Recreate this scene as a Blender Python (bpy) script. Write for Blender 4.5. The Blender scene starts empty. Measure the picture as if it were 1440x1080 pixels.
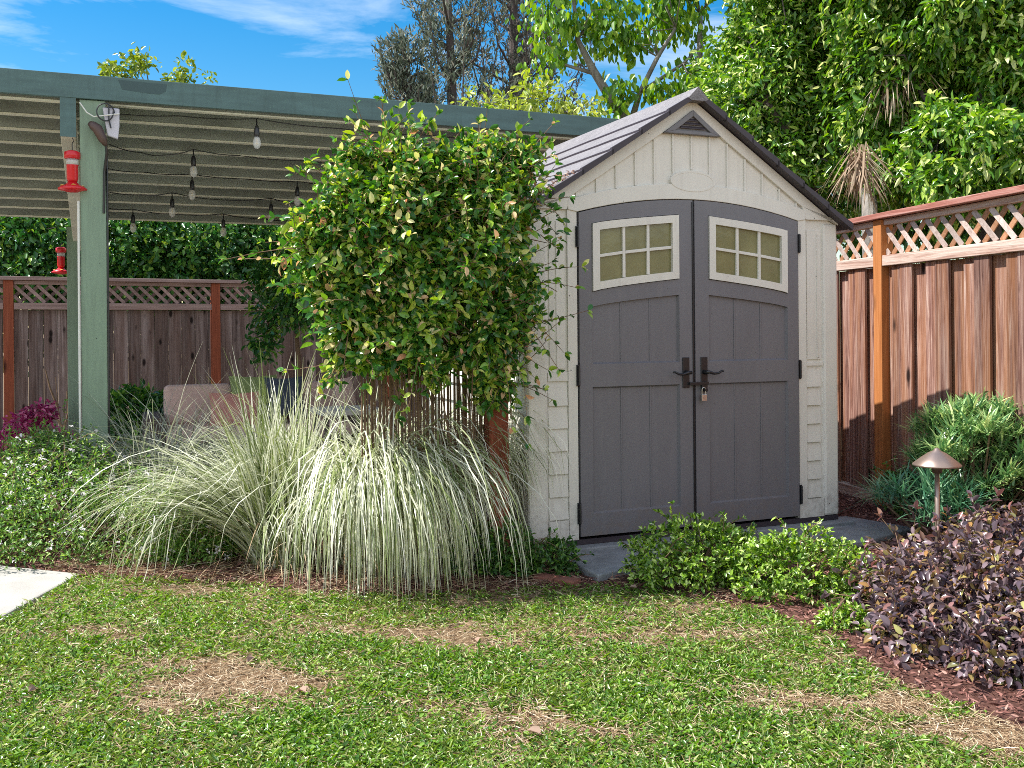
import bpy, bmesh, math, random
import numpy as np
from mathutils import Matrix, Vector
random.seed(7)
R = np.random.default_rng(11)
rad = math.radians
SC = bpy.context.scene
COL = SC.collection
# ------------------------------------------------------------------ camera model (used to place things at real distances)
F, CX, CY, CZ, RHO = 1400., 720., 464., 1.29, .008
def ray(x, y):
    X = (x-CX)/F; B = (CY-y)/F
    return np.array([X*math.cos(RHO)+B*math.sin(RHO), 1., -X*math.sin(RHO)+B*math.cos(RHO)])
def at(x, y, Y):
    p = ray(x, y)*Y; p[2] += CZ; return p
def gnd(x, y, z=0.):
    r = ray(x, y); p = r*((z-CZ)/r[2]); p[2] = z; return p
A = rad(22.4)
U = np.array([math.cos(A), math.sin(A), 0.]); V = np.array([-math.sin(A), math.cos(A), 0.])
ZV = np.array([0., 0., 1.])
SO = np.array([.3755, 5.630, 0.])                      # left foot of the door opening
def onplane(x, y, o, n):
    r = ray(x, y); c = np.array([0, 0, CZ]); t = ((np.array(o)-c) @ n)/(r @ n); return c+r*t

cam = bpy.data.cameras.new('camera'); co = bpy.data.objects.new('camera', cam); COL.objects.link(co)
r_ = Vector((math.cos(RHO), 0, -math.sin(RHO))); u_ = Vector((math.sin(RHO), 0, math.cos(RHO))); b_ = Vector((0, -1, 0))
M = Matrix((r_, u_, b_)).transposed().to_4x4(); M.translation = (0, 0, CZ); co.matrix_world = M
cam.sensor_width = 36; cam.lens = F/1440*36; cam.shift_y = -76/1440; cam.clip_start = .05; cam.clip_end = 3000
SC.camera = co

# ------------------------------------------------------------------ light
SUN = np.array([-.668, -.03, 1.]); SUN /= np.linalg.norm(SUN)
el = math.asin(SUN[2]); azi = math.atan2(SUN[0], SUN[1])
w = bpy.data.worlds.new('World'); SC.world = w; w.use_nodes = True
nt = w.node_tree; nd = nt.nodes; lk = nt.links; nd.clear()
out = nd.new('ShaderNodeOutputWorld'); bg = nd.new('ShaderNodeBackground'); bg.inputs[1].default_value = .15
sky = nd.new('ShaderNodeTexSky'); sky.sky_type = 'NISHITA'; sky.sun_disc = False
sky.sun_elevation = el; sky.sun_rotation = azi % (2*math.pi); sky.air_density = 1.25; sky.dust_density = .3; sky.ozone_density = 2.5
hs = nd.new('ShaderNodeHueSaturation'); hs.inputs['Saturation'].default_value = 1.6; hs.inputs['Value'].default_value = .62
lk.new(sky.outputs[0], hs.inputs['Color'])
tc = nd.new('ShaderNodeTexCoord'); mp = nd.new('ShaderNodeMapping'); mp.inputs['Scale'].default_value = (.9, 1.0, 5.5)
mp.inputs['Rotation'].default_value = (.0, rad(9), rad(25)); mp.inputs['Location'].default_value = (.35, .1, .27)
lk.new(tc.outputs['Generated'], mp.inputs[0])
nz = nd.new('ShaderNodeTexNoise'); nz.inputs['Scale'].default_value = 2.6; nz.inputs['Detail'].default_value = 9; nz.inputs['Roughness'].default_value = .62
nz.inputs['Distortion'].default_value = .6
lk.new(mp.outputs[0], nz.inputs['Vector'])
cr = nd.new('ShaderNodeValToRGB'); cr.color_ramp.elements[0].position = .455; cr.color_ramp.elements[1].position = .80
cr.color_ramp.elements[1].color = (.5, .5, .5, 1)
sx = nd.new('ShaderNodeSeparateXYZ'); lk.new(tc.outputs['Generated'], sx.inputs[0])
mr_ = nd.new('ShaderNodeMapRange'); mr_.inputs['From Min'].default_value = .25; mr_.inputs['From Max'].default_value = -.75; mr_.inputs['To Min'].default_value = 0.; mr_.inputs['To Max'].default_value = .34  # added unseen cloud cover behind the camera, fills the shaded fronts with light
lk.new(sx.outputs['Y'], mr_.inputs['Value']); ad_ = nd.new('ShaderNodeMath'); ad_.operation = 'ADD'; lk.new(nz.outputs[0], ad_.inputs[0]); lk.new(mr_.outputs[0], ad_.inputs[1])
lk.new(ad_.outputs[0], cr.inputs[0])
mx = nd.new('ShaderNodeMix'); mx.data_type = 'RGBA'; lk.new(cr.outputs[0], mx.inputs['Factor']); lk.new(hs.outputs[0], mx.inputs['A'])
mx.inputs['B'].default_value = (8.0, 7.7, 7.1, 1)
lk.new(mx.outputs['Result'], bg.inputs[0]); lk.new(bg.outputs[0], out.inputs[0])
sl = bpy.data.lights.new('sun', 'SUN'); sl.energy = 5.0; sl.angle = rad(.5); sl.color = (1, .955, .88)
so = bpy.data.objects.new('sun', sl); COL.objects.link(so)
so.rotation_euler = Vector(tuple(SUN)).to_track_quat('Z', 'Y').to_euler(); so.location = (-10, 0, 15)
SC.view_settings.view_transform = 'Standard'; SC.view_settings.look = 'None'; SC.view_settings.exposure = .86; SC.view_settings.gamma = 1
SC.cycles.max_bounces = 7; SC.cycles.transparent_max_bounces = 6; SC.cycles.caustics_reflective = False; SC.cycles.caustics_refractive = False
SC.cycles.use_denoising = False; SC.cycles.sample_clamp_indirect = 3; SC.cycles.pixel_filter_type = 'BLACKMAN_HARRIS'; SC.cycles.filter_width = .95

# ------------------------------------------------------------------ object helpers
def link(o, parent=None):
    COL.objects.link(o)
    if parent is not None: o.parent = parent
    return o
def tag(o, label=None, cat=None, group=None, kind=None):
    for k, val in (('label', label), ('category', cat), ('group', group), ('kind', kind)):
        if val: o[k] = val
    return o
def thing(name, label, cat, loc=(0, 0, 0), rz=0., group=None):
    o = bpy.data.objects.new(name, None); link(o); o.location = tuple(float(c) for c in loc); o.rotation_euler = (0, 0, rz)
    o.empty_display_size = .1
    return tag(o, label, cat, group)
def mesh_np(name, verts, faces, mat, parent=None, smooth=False, rel=None):
    """faces: list of int arrays (n,k)"""
    verts = np.asarray(verts, dtype=np.float64).reshape(-1, 3)
    if rel is not None: verts = verts-np.asarray(rel)
    me = bpy.data.meshes.new(name)
    faces = [f for f in faces if len(f)]
    nl = sum(f.size for f in faces); npoly = sum(len(f) for f in faces)
    me.vertices.add(len(verts)); me.vertices.foreach_set('co', verts.astype(np.float32).ravel())
    me.loops.add(nl); me.loops.foreach_set('vertex_index', np.concatenate([f.ravel() for f in faces]).astype(np.int32))
    me.polygons.add(npoly)
    tot = np.concatenate([np.full(len(f), f.shape[1]) for f in faces]); st = np.concatenate([[0], np.cumsum(tot)[:-1]])
    me.polygons.foreach_set('loop_start', st.astype(np.int32))
    try: me.polygons.foreach_set('loop_total', tot.astype(np.int32))
    except Exception: pass
    if smooth: me.polygons.foreach_set('use_smooth', np.ones(npoly, dtype=bool))
    me.update(calc_edges=True); me.validate()
    me.materials.append(mat)
    return link(bpy.data.objects.new(name, me), parent)

class MB:
    """collects solids in one bmesh"""
    def __init__(s): s.bm = bmesh.new()
    def hexa(s, p):
        vs = [s.bm.verts.new(tuple(float(c) for c in q)) for q in p]
        for f in ((0, 3, 2, 1), (4, 5, 6, 7), (0, 1, 5, 4), (1, 2, 6, 5), (2, 3, 7, 6), (3, 0, 4, 7)):
            s.bm.faces.new([vs[i] for i in f])
        return s
    def box(s, x0, x1, y0, y1, z0, z1):
        return s.hexa([(x0, y0, z0), (x1, y0, z0), (x1, y1, z0), (x0, y1, z0), (x0, y0, z1), (x1, y0, z1), (x1, y1, z1), (x0, y1, z1)])
    def prism(s, poly, y0, y1):
        """polygon in (x,z), extruded y0..y1"""
        a = [s.bm.verts.new((float(x), y0, float(z))) for x, z in poly]; b = [s.bm.verts.new((float(x), y1, float(z))) for x, z in poly]
        n = len(poly)
        s.bm.faces.new(a); s.bm.faces.new(b[::-1])
        for i in range(n): s.bm.faces.new([a[i], b[i], b[(i+1) % n], a[(i+1) % n]])
        return s
    def zprism(s, poly, z0, z1):
        a = [s.bm.verts.new((float(p[0]), float(p[1]), z0)) for p in poly]; b = [s.bm.verts.new((float(p[0]), float(p[1]), z1)) for p in poly]
        n = len(poly)
        s.bm.faces.new(a[::-1]); s.bm.faces.new(b)
        for i in range(n): s.bm.faces.new([a[i], a[(i+1) % n], b[(i+1) % n], b[i]])
        return s
    def tube(s, pts, rr, n=8, cap=True):
        pts = [np.array(p, float) for p in pts]; m = len(pts)
        if not hasattr(rr, '__len__'): rr = [rr]*m
        rings = []; ref = None
        for i in range(m):
            d = pts[min(i+1, m-1)]-pts[max(i-1, 0)]; d /= max(np.linalg.norm(d), 1e-9)
            if ref is None:
                ref = np.cross(d, [0, 0, 1.]);
                if np.linalg.norm(ref) < .1: ref = np.cross(d, [1., 0, 0])
            ref = ref-d*(ref @ d); ref /= np.linalg.norm(ref); q = np.cross(d, ref)
            rings.append([s.bm.verts.new(tuple(pts[i]+rr[i]*(math.cos(2*math.pi*k/n)*ref+math.sin(2*math.pi*k/n)*q))) for k in range(n)])
        for i in range(m-1):
            for k in range(n): s.bm.faces.new([rings[i][k], rings[i][(k+1) % n], rings[i+1][(k+1) % n], rings[i+1][k]])
        if cap: s.bm.faces.new(rings[0][::-1]); s.bm.faces.new(rings[-1])
        return s
    def lathe(s, prof, c=(0, 0), n=24, z=0.):
        rings = [[s.bm.verts.new((c[0]+r*math.cos(2*math.pi*k/n), c[1]+r*math.sin(2*math.pi*k/n), z+h)) for k in range(n)] for r, h in prof]
        for i in range(len(prof)-1):
            for k in range(n): s.bm.faces.new([rings[i][k], rings[i][(k+1) % n], rings[i+1][(k+1) % n], rings[i+1][k]])
        s.bm.faces.new(rings[0][::-1]); s.bm.faces.new(rings[-1])
        return s
    def bar(s, a, b, w, t, n):
        """bar from a to b, width w across, thickness t along n"""
        a = np.array(a, float); b = np.array(b, float); n = np.array(n, float); n /= np.linalg.norm(n)
        d = b-a; q = np.cross(d, n); q /= np.linalg.norm(q); q = q*w/2; h = n*t/2
        return s.hexa([a-q-h, b-q-h, b+q-h, a+q-h, a-q+h, b-q+h, b+q+h, a+q+h])
    def build(s, name, mat, parent=None, bevel=0., smooth=False, sub=0):
        bmesh.ops.recalc_face_normals(s.bm, faces=s.bm.faces)
        me = bpy.data.meshes.new(name); s.bm.to_mesh(me); s.bm.free(); me.materials.append(mat)
        if smooth: me.polygons.foreach_set('use_smooth', [True]*len(me.polygons))
        o = link(bpy.data.objects.new(name, me), parent)
        if bevel:
            m = o.modifiers.new('bevel', 'BEVEL'); m.width = bevel; m.segments = 2; m.limit_method = 'ANGLE'; m.angle_limit = rad(40)
        if sub:
            m = o.modifiers.new('sub', 'SUBSURF'); m.levels = sub; m.render_levels = sub
        return o

# ------------------------------------------------------------------ materials
def newmat(name):
    m = bpy.data.materials.new(name); m.use_nodes = True; n = m.node_tree.nodes
    return m, n, m.node_tree.links, n['Principled BSDF'], n['Material Output']
def ramp(n, stops):
    c = n.new('ShaderNodeValToRGB'); e = c.color_ramp.elements
    while len(e) < len(stops): e.new(.5)
    for i, (p, col) in enumerate(stops): e[i].position = p; e[i].color = (*col, 1)
    return c
def noise(n, l, scale, detail=4, rough=.55, vec=None, stretch=None, dist=0., coord='Object'):
    t = n.new('ShaderNodeTexCoord'); z = n.new('ShaderNodeTexNoise'); z.inputs['Scale'].default_value = scale
    z.inputs['Detail'].default_value = detail; z.inputs['Roughness'].default_value = rough; z.inputs['Distortion'].default_value = dist
    if stretch:
        p = n.new('ShaderNodeMapping'); p.inputs['Scale'].default_value = stretch; l.new(t.outputs[coord], p.inputs[0]); l.new(p.outputs[0], z.inputs['Vector'])
    else: l.new(t.outputs[coord], z.inputs['Vector'])
    return z
def bump(n, l, src, bs, dist, strength=1.):
    b = n.new('ShaderNodeBump'); b.inputs['Distance'].default_value = dist; b.inputs['Strength'].default_value = strength
    l.new(src, b.inputs['Height']); l.new(b.outputs[0], bs.inputs['Normal']); return b
def mixc(n, l, f, a, b, mode='MIX'):
    m = n.new('ShaderNodeMix'); m.data_type = 'RGBA'; m.blend_type = mode
    for s, x in (('Factor', f), ('A', a), ('B', b)):
        if hasattr(x, 'default_value') or hasattr(x, 'is_linked'): l.new(x, m.inputs[s])
        elif isinstance(x, (int, float)): m.inputs[s].default_value = x
        else: m.inputs[s].default_value = (*x, 1)
    return m.outputs['Result']
def m_plain(name, c, rough=.5, metal=0., var=.08, scale=6., bmp=0., bscale=60., spec=.5, stretch=None):
    m, n, l, bs, o = newmat(name)
    z = noise(n, l, scale, 6, .6, stretch=stretch)
    r = ramp(n, [(.3, tuple(x*(1-var) for x in c)), (.7, tuple(min(1, x*(1+var)) for x in c))]); l.new(z.outputs[0], r.inputs[0]); l.new(r.outputs[0], bs.inputs['Base Color'])
    bs.inputs['Roughness'].default_value = rough; bs.inputs['Metallic'].default_value = metal; bs.inputs['Specular IOR Level'].default_value = spec
    if bmp:
        z2 = noise(n, l, bscale, 5, .6); bump(n, l, z2.outputs[0], bs, bmp)
    return m
def m_leaf(name, cols, rough=.4, trans=.35, spec=.5, patch=None, tcol=None):
    """cols: list of (pos,colour) on a per-leaf random value"""
    m, n, l, bs, o = newmat(name)
    g = n.new('ShaderNodeNewGeometry'); r = ramp(n, cols); r.color_ramp.interpolation = 'LINEAR'
    l.new(g.outputs['Random Per Island'], r.inputs[0]); c = r.outputs[0]
    if patch:
        z = noise(n, l, patch[0], 3, .5); rr = ramp(n, [(.42, (0, 0, 0)), (.62, (1, 1, 1))]); l.new(z.outputs[0], rr.inputs[0])
        k = n.new('ShaderNodeMath'); k.operation = 'MULTIPLY'; k.inputs[1].default_value = patch[2]; l.new(rr.outputs[0], k.inputs[0])
        c = mixc(n, l, k.outputs[0], c, patch[1])
    l.new(c, bs.inputs['Base Color']); bs.inputs['Roughness'].default_value = rough; bs.inputs['Specular IOR Level'].default_value = spec
    t = n.new('ShaderNodeBsdfTranslucent'); hv = n.new('ShaderNodeHueSaturation'); hv.inputs['Value'].default_value = 1.7; hv.inputs['Saturation'].default_value = 1.15; hv.inputs['Hue'].default_value = .488
    l.new(c, hv.inputs['Color']); l.new(hv.outputs[0], t.inputs[0])
    ms = n.new('ShaderNodeMixShader'); ms.inputs[0].default_value = trans*.8; l.new(bs.outputs[0], ms.inputs[1]); l.new(t.outputs[0], ms.inputs[2]); l.new(ms.outputs[0], o.inputs[0])
    return m
def m_wood(name, cols, grain=(28, 28, 1.4), knot=None, rough=.8, var=.5, bd=.004, wcol=None, wamt=.0):
    m, n, l, bs, o = newmat(name)
    g = n.new('ShaderNodeNewGeometry'); tcn = n.new('ShaderNodeTexCoord')
    cx = n.new('ShaderNodeCombineXYZ'); mm = n.new('ShaderNodeMath'); mm.operation = 'MULTIPLY'; mm.inputs[1].default_value = 37.
    l.new(g.outputs['Random Per Island'], mm.inputs[0]); [l.new(mm.outputs[0], cx.inputs[i]) for i in range(3)]
    ad = n.new('ShaderNodeVectorMath'); ad.operation = 'ADD'; l.new(tcn.outputs['Object'], ad.inputs[0]); l.new(cx.outputs[0], ad.inputs[1])
    mp = n.new('ShaderNodeMapping'); mp.inputs['Scale'].default_value = grain; l.new(ad.outputs[0], mp.inputs[0])
    z = n.new('ShaderNodeTexNoise'); z.inputs['Scale'].default_value = 1.; z.inputs['Detail'].default_value = 8; z.inputs['Roughness'].default_value = .68; z.inputs['Distortion'].default_value = .7
    l.new(mp.outputs[0], z.inputs['Vector'])
    r = ramp(n, cols); l.new(z.outputs[0], r.inputs[0]); c = r.outputs[0]
    mp2 = n.new('ShaderNodeMapping'); mp2.inputs['Scale'].default_value = tuple(x*.28 for x in grain); l.new(ad.outputs[0], mp2.inputs[0])
    z2 = n.new('ShaderNodeTexNoise'); z2.inputs['Scale'].default_value = 1.; z2.inputs['Detail'].default_value = 4; l.new(mp2.outputs[0], z2.inputs['Vector'])
    # per board value
    r2 = ramp(n, [(0, (1-var, 1-var, 1-var)), (1, (1+var*.5,)*3)]); l.new(g.outputs['Random Per Island'], r2.inputs[0])
    c = mixc(n, l, 1., c, r2.outputs[0], 'MULTIPLY')
    if wcol:
        r3 = ramp(n, [(.45, (0, 0, 0)), (.62, (1, 1, 1))]); l.new(z2.outputs[0], r3.inputs[0])
        k = n.new('ShaderNodeMath'); k.operation = 'MULTIPLY'; k.inputs[1].default_value = wamt; l.new(r3.outputs[0], k.inputs[0]); c = mixc(n, l, k.outputs[0], c, wcol)
    if knot:
        mp3 = n.new('ShaderNodeMapping'); mp3.inputs['Scale'].default_value = knot; l.new(ad.outputs[0], mp3.inputs[0])
        vo = n.new('ShaderNodeTexVoronoi'); vo.inputs['Scale'].default_value = 1.; l.new(mp3.outputs[0], vo.inputs['Vector'])
        rk = ramp(n, [(.10, (.08, .06, .06)), (.19, (1, 1, 1))]); l.new(vo.outputs['Distance'], rk.inputs[0]); c = mixc(n, l, 1., c, rk.outputs[0], 'MULTIPLY')
    l.new(c, bs.inputs['Base Color']); bs.inputs['Roughness'].default_value = rough; bs.inputs['Specular IOR Level'].default_value = .25
    bump(n, l, z.outputs[0], bs, bd); return m

MT = {}
MT['cream'] = m_plain('cream_resin', (.70, .68, .62), .5, var=.045, scale=3.5, bmp=.0012, bscale=90)
MT['gray'] = m_plain('gray_resin', (.160, .157, .172), .48, var=.07, scale=5, bmp=.0012, bscale=120, stretch=(1, 1, .2))
MT['roofdark'] = m_plain('roof_trim_step_shade', (.045, .036, .046), .55, var=.15)
MT['black'] = m_plain('black_metal', (.012, .013, .016), .35, spec=.6)
MT['steel'] = m_plain('brushed_steel', (.55, .53, .5), .3, metal=.9)
MT['pane'] = m_plain('olive_pane', (.205, .195, .088), .14, var=.16, scale=7, bmp=.001, bscale=25)
MT['concrete'] = m_plain('concrete', (.36, .345, .32), .85, var=.14, scale=5, bmp=.003, bscale=90)
MT['slab'] = m_plain('slab_concrete', (.22, .235, .25), .85, var=.3, scale=9, bmp=.004, bscale=60)
MT['teal'] = m_plain('teal_green_paint', (.075, .14, .142), .6, var=.2, scale=3, bmp=.0015, bscale=40, stretch=(1, 1, 6))
MT['sage'] = m_plain('sage_green_paint', (.20, .285, .205), .6, var=.12, scale=5, bmp=.0015, bscale=50, stretch=(5, 5, .4))
MT['joistshade'] = m_plain('shaded_putty_paint', (.25, .285, .265), .7, var=.35, scale=1.5, stretch=(1, 3, 3))  # joist paint darkened in colour so the faces read as shaded
MT['putty'] = m_plain('putty_paint', (.66, .67, .57), .65, var=.16, scale=2.5, bmp=.001, bscale=60, stretch=(1, 3, 3))
MT['white'] = m_plain('white_cable', (.7, .7, .66), .5)
MT['red'] = m_plain('red_plastic', (.62, .012, .022), .3, spec=.6)
MT['yellow'] = m_plain('yellow_plastic', (.75, .5, .12), .4)
MT['bronze'] = m_plain('bronze_lamp', (.36, .27, .225), .33, metal=.75, var=.12)
MT['brownmetal'] = m_plain('brown_metal', (.09, .055, .045), .45, metal=.2)
MT['barkgray'] = m_plain('gray_bark', (.21, .19, .17), .9, var=.35, scale=14, bmp=.01, bscale=30, stretch=(1, 1, .3))
MT['barkdark'] = m_plain('dark_bark', (.075, .06, .055), .9, var=.35, scale=14, bmp=.01, bscale=30, stretch=(1, 1, .3))
MT['stem'] = m_plain('stem_bark', (.16, .10, .06), .9, var=.3, scale=20)
MT['deadfrond'] = m_leaf('dead_frond', [(0, (.20, .13, .08)), (.5, (.42, .31, .21)), (1, (.62, .52, .40))], .7, .2)
MT['fence_r'] = m_wood('weathered_redwood', [(.33, (.05, .02, .015)), (.43, (.17, .08, .062)), (.54, (.31, .18, .145)), (.67, (.49, .36, .30))], grain=(55, 55, 2.), knot=(6.5, 6.5, 2.4), var=.4, wcol=(.34, .14, .05), wamt=.45, bd=.008)
MT['fence_b'] = m_wood('weathered_gray_fence', [(.32, (.05, .035, .035)), (.46, (.17, .125, .12)), (.60, (.27, .215, .215)), (.7, (.33, .27, .27))], grain=(30, 30, 1.3), knot=(7.5, 7.5, 3.2), var=.45, wcol=(.13, .07, .055), wamt=.4)
MT['post_r'] = m_wood('orange_post', [(.25, (.27, .085, .022)), (.55, (.44, .17, .055)), (.8, (.56, .26, .11))], grain=(40, 40, 1.5), knot=(4, 4, 1.6), var=.1)
MT['post_t'] = m_wood('red_trellis_post', [(.25, (.14, .035, .018)), (.55, (.27, .075, .04)), (.8, (.36, .12, .07))], grain=(40, 40, 1.5), knot=(4, 4, 1.6), var=.1)
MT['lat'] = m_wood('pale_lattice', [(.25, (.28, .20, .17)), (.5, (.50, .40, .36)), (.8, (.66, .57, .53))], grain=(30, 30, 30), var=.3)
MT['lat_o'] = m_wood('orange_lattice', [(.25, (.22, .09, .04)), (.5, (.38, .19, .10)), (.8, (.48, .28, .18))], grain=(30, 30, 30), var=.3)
MT['rail_r'] = m_wood('weathered_rail', [(.3, (.26, .12, .085)), (.5, (.50, .37, .31)), (.75, (.68, .58, .52))], grain=(1.6, 40, 40), var=.1)
MT['cap_r'] = m_wood('red_cap', [(.3, (.20, .06, .045)), (.5, (.34, .14, .11)), (.75, (.52, .34, .30))], grain=(1.6, 40, 40), var=.1)
MT['cap_b'] = m_wood('gray_cap', [(.3, (.18, .12, .115)), (.5, (.30, .21, .20)), (.75, (.40, .31, .30))], grain=(1.6, 40, 40), var=.2)
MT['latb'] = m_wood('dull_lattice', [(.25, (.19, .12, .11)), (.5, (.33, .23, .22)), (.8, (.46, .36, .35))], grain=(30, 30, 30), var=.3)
MT['cush'] = m_plain('pink_beige_cushion', (.56, .40, .36), .9, var=.06, scale=8, bmp=.002, bscale=300)
MT['wicker'] = m_plain('brown_wicker', (.08, .055, .045), .7, var=.3, scale=60, bmp=.006, bscale=120)
MT['greenp'] = m_plain('green_pillow', (.20, .26, .10), .9, var=.1, bmp=.002, bscale=200)
MT['bluep'] = m_plain('navy_pillow', (.05, .065, .10), .9, var=.1, bmp=.002, bscale=200)
MT['rosep'] = m_plain('rose_pillow', (.48, .22, .19), .9, var=.1, bmp=.002, bscale=200)
MT['brick'] = m_plain('red_brick', (.22, .085, .06), .9, var=.25, scale=30, bmp=.003)

def add_dirt(m, dark, amt=.5):
    n = m.node_tree.nodes; l = m.node_tree.links; bs = n['Principled BSDF']; src = bs.inputs['Base Color'].links[0].from_socket
    z = noise(n, l, 3.2, 7, .7, stretch=(7, 7, .7)); r = ramp(n, [(.52, (0, 0, 0)), (.74, (1, 1, 1))]); l.new(z.outputs[0], r.inputs[0])
    k = n.new('ShaderNodeMath'); k.operation = 'MULTIPLY'; k.inputs[1].default_value = amt; l.new(r.outputs[0], k.inputs[0]); c = mixc(n, l, k.outputs[0], src, dark)
    v = n.new('ShaderNodeTexVoronoi'); v.inputs['Scale'].default_value = 11; t = n.new('ShaderNodeTexCoord'); l.new(t.outputs['Object'], v.inputs['Vector'])
    r2 = ramp(n, [(.030, (1, 1, 1)), (.055, (0, 0, 0))]); l.new(v.outputs['Distance'], r2.inputs[0]); c = mixc(n, l, r2.outputs[0], c, tuple(x*.35 for x in dark))
    # mud splash near the ground
    sp = n.new('ShaderNodeSeparateXYZ'); l.new(t.outputs['Object'], sp.inputs[0]); mr = n.new('ShaderNodeMapRange'); mr.inputs['From Min'].default_value = .42; mr.inputs['From Max'].default_value = .1; l.new(sp.outputs['Z'], mr.inputs['Value'])
    z3 = noise(n, l, 22, 6, .7); r3 = ramp(n, [(.45, (0, 0, 0)), (.65, (1, 1, 1))]); l.new(z3.outputs[0], r3.inputs[0]); k3 = n.new('ShaderNodeMath'); k3.operation = 'MULTIPLY'; l.new(r3.outputs[0], k3.inputs[0]); l.new(mr.outputs[0], k3.inputs[1])
    k4 = n.new('ShaderNodeMath'); k4.operation = 'MULTIPLY'; k4.inputs[1].default_value = .45; l.new(k3.outputs[0], k4.inputs[0]); c = mixc(n, l, k4.outputs[0], c, (.20, .15, .11)); l.new(c, bs.inputs['Base Color'])
add_dirt(MT['cream'], (.42, .39, .34), .28); add_dirt(MT['gray'], (.24, .235, .24), .25); add_dirt(MT['sage'], (.13, .17, .13), .5); add_dirt(MT['teal'], (.045, .085, .085), .6)
def m_roof():
    m, n, l, bs, o = newmat('roof_shingle')
    z = noise(n, l, 130, 4, .7); r = ramp(n, [(.3, (.09, .085, .09)), (.5, (.185, .175, .185)), (.75, (.34, .325, .335))]); l.new(z.outputs[0], r.inputs[0])
    z2 = noise(n, l, 7, 4, .6); r2 = ramp(n, [(.3, (.82,)*3), (.7, (1.1,)*3)]); l.new(z2.outputs[0], r2.inputs[0])
    l.new(mixc(n, l, 1., r.outputs[0], r2.outputs[0], 'MULTIPLY'), bs.inputs['Base Color']); bs.inputs['Roughness'].default_value = .75
    bump(n, l, z.outputs[0], bs, .003); return m
MT['roof'] = m_roof()
def m_ground(name, cols, s1=14, s2=90, bd=.02):
    m, n, l, bs, o = newmat(name)
    z = noise(n, l, s1, 8, .65); z2 = noise(n, l, s2, 6, .7)
    a = n.new('ShaderNodeMath'); a.operation = 'MULTIPLY_ADD'; a.inputs[1].default_value = .5; l.new(z2.outputs[0], a.inputs[0])
    k = n.new('ShaderNodeMath'); k.operation = 'MULTIPLY'; k.inputs[1].default_value = .5; l.new(z.outputs[0], k.inputs[0]); l.new(k.outputs[0], a.inputs[2])
    r = ramp(n, cols); l.new(a.outputs[0], r.inputs[0]); l.new(r.outputs[0], bs.inputs['Base Color']); bs.inputs['Roughness'].default_value = .95
    bs.inputs['Specular IOR Level'].default_value = .2
    bump(n, l, a.outputs[0], bs, bd); return m
MT['soil'] = m_ground('lawn_soil', [(.35, (.10, .065, .035)), (.5, (.22, .155, .09)), (.65, (.36, .28, .18))])
MT['bed'] = m_ground('bark_bed_soil', [(.35, (.045, .022, .018)), (.5, (.12, .055, .042)), (.68, (.25, .13, .10))], 20, 60, .03)
MT['glass'] = None
def m_glass(name, col, rough=.05, alpha=.45):
    m, n, l, bs, o = newmat(name); bs.inputs['Base Color'].default_value = (*col, 1); bs.inputs['Roughness'].default_value = rough
    bs.inputs['Alpha'].default_value = alpha; bs.inputs['Specular IOR Level'].default_value = .8; return m
MT['glass'] = m_glass('clear_glass', (.8, .82, .82)); MT['plastic'] = m_glass('clear_plastic', (.62, .60, .68), .25, .8)
# foliage
G = lambda *c: c
MT['vine'] = m_leaf('vine_leaf', [(0, G(0.027, 0.101, 0.024)), (.4, G(0.061, 0.196, 0.030)), (.66, G(0.189, 0.365, 0.041)), (.85, G(0.459, 0.567, 0.081)), (.95, G(0.810, 0.756, 0.405)), (1, G(0.648, 0.324, 0.189))], .22, .3)
MT['laurel'] = m_leaf('laurel_leaf', [(0, G(0.026, 0.091, 0.016)), (.4, G(0.091, 0.221, 0.026)), (.72, G(0.221, 0.390, 0.052)), (.88, G(0.442, 0.572, 0.130)), (1, G(0.806, 0.832, 0.442))], .22, .36)
MT['laurel2'] = m_leaf('laurel_dark_leaf', [(0, G(0.019, 0.072, 0.016)), (.6, G(0.058, 0.163, 0.026)), (.9, G(0.156, 0.286, 0.039)), (1, G(0.325, 0.429, 0.065))], .33, .3)
MT['poplar'] = m_leaf('bright_leaf', [(0, G(0.055, 0.143, 0.017)), (.5, G(0.121, 0.275, 0.022)), (.85, G(0.242, 0.418, 0.039)), (1, G(0.418, 0.550, 0.066))], .38, .45)
MT['conifer'] = m_leaf('conifer_spray', [(0, G(.055, .08, .06)), (.5, G(.12, .155, .115)), (.85, G(.24, .27, .21)), (1, G(.33, .32, .27))], .75, .15)
MT['conifer2'] = m_leaf('conifer_spray_brown', [(0, G(.055, .07, .06)), (.5, G(.13, .145, .12)), (.85, G(.25, .24, .21)), (1, G(.32, .25, .23))], .75, .15)
MT['hedge'] = m_leaf('hedge_leaf', [(0, G(0.016, 0.074, 0.019)), (.55, G(0.041, 0.149, 0.030)), (.85, G(0.121, 0.270, 0.041)), (1, G(0.297, 0.446, 0.068))], .33, .3)
MT['boxleaf'] = m_leaf('small_shrub_leaf', [(0, G(0.033, 0.098, 0.015)), (.35, G(0.113, 0.240, 0.021)), (.68, G(0.321, 0.503, 0.051)), (1, G(0.622, 0.743, 0.352))], .28, .35)
MT['boxdark'] = m_leaf('dark_shrub_leaf', [(0, G(0.026, 0.078, 0.023)), (.6, G(0.065, 0.169, 0.033)), (1, G(0.195, 0.351, 0.052))], .36, .3)
MT['ground'] = m_leaf('ground_cover_leaf', [(0, G(0.050, 0.125, 0.025)), (.5, G(0.112, 0.250, 0.037)), (.85, G(0.250, 0.413, 0.075)), (1, G(0.438, 0.525, 0.175))], .45, .35)
MT['flower'] = m_leaf('small_white_flower', [(0, G(.75, .72, .74)), (1, G(.85, .8, .83))], .6, .3)
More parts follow.
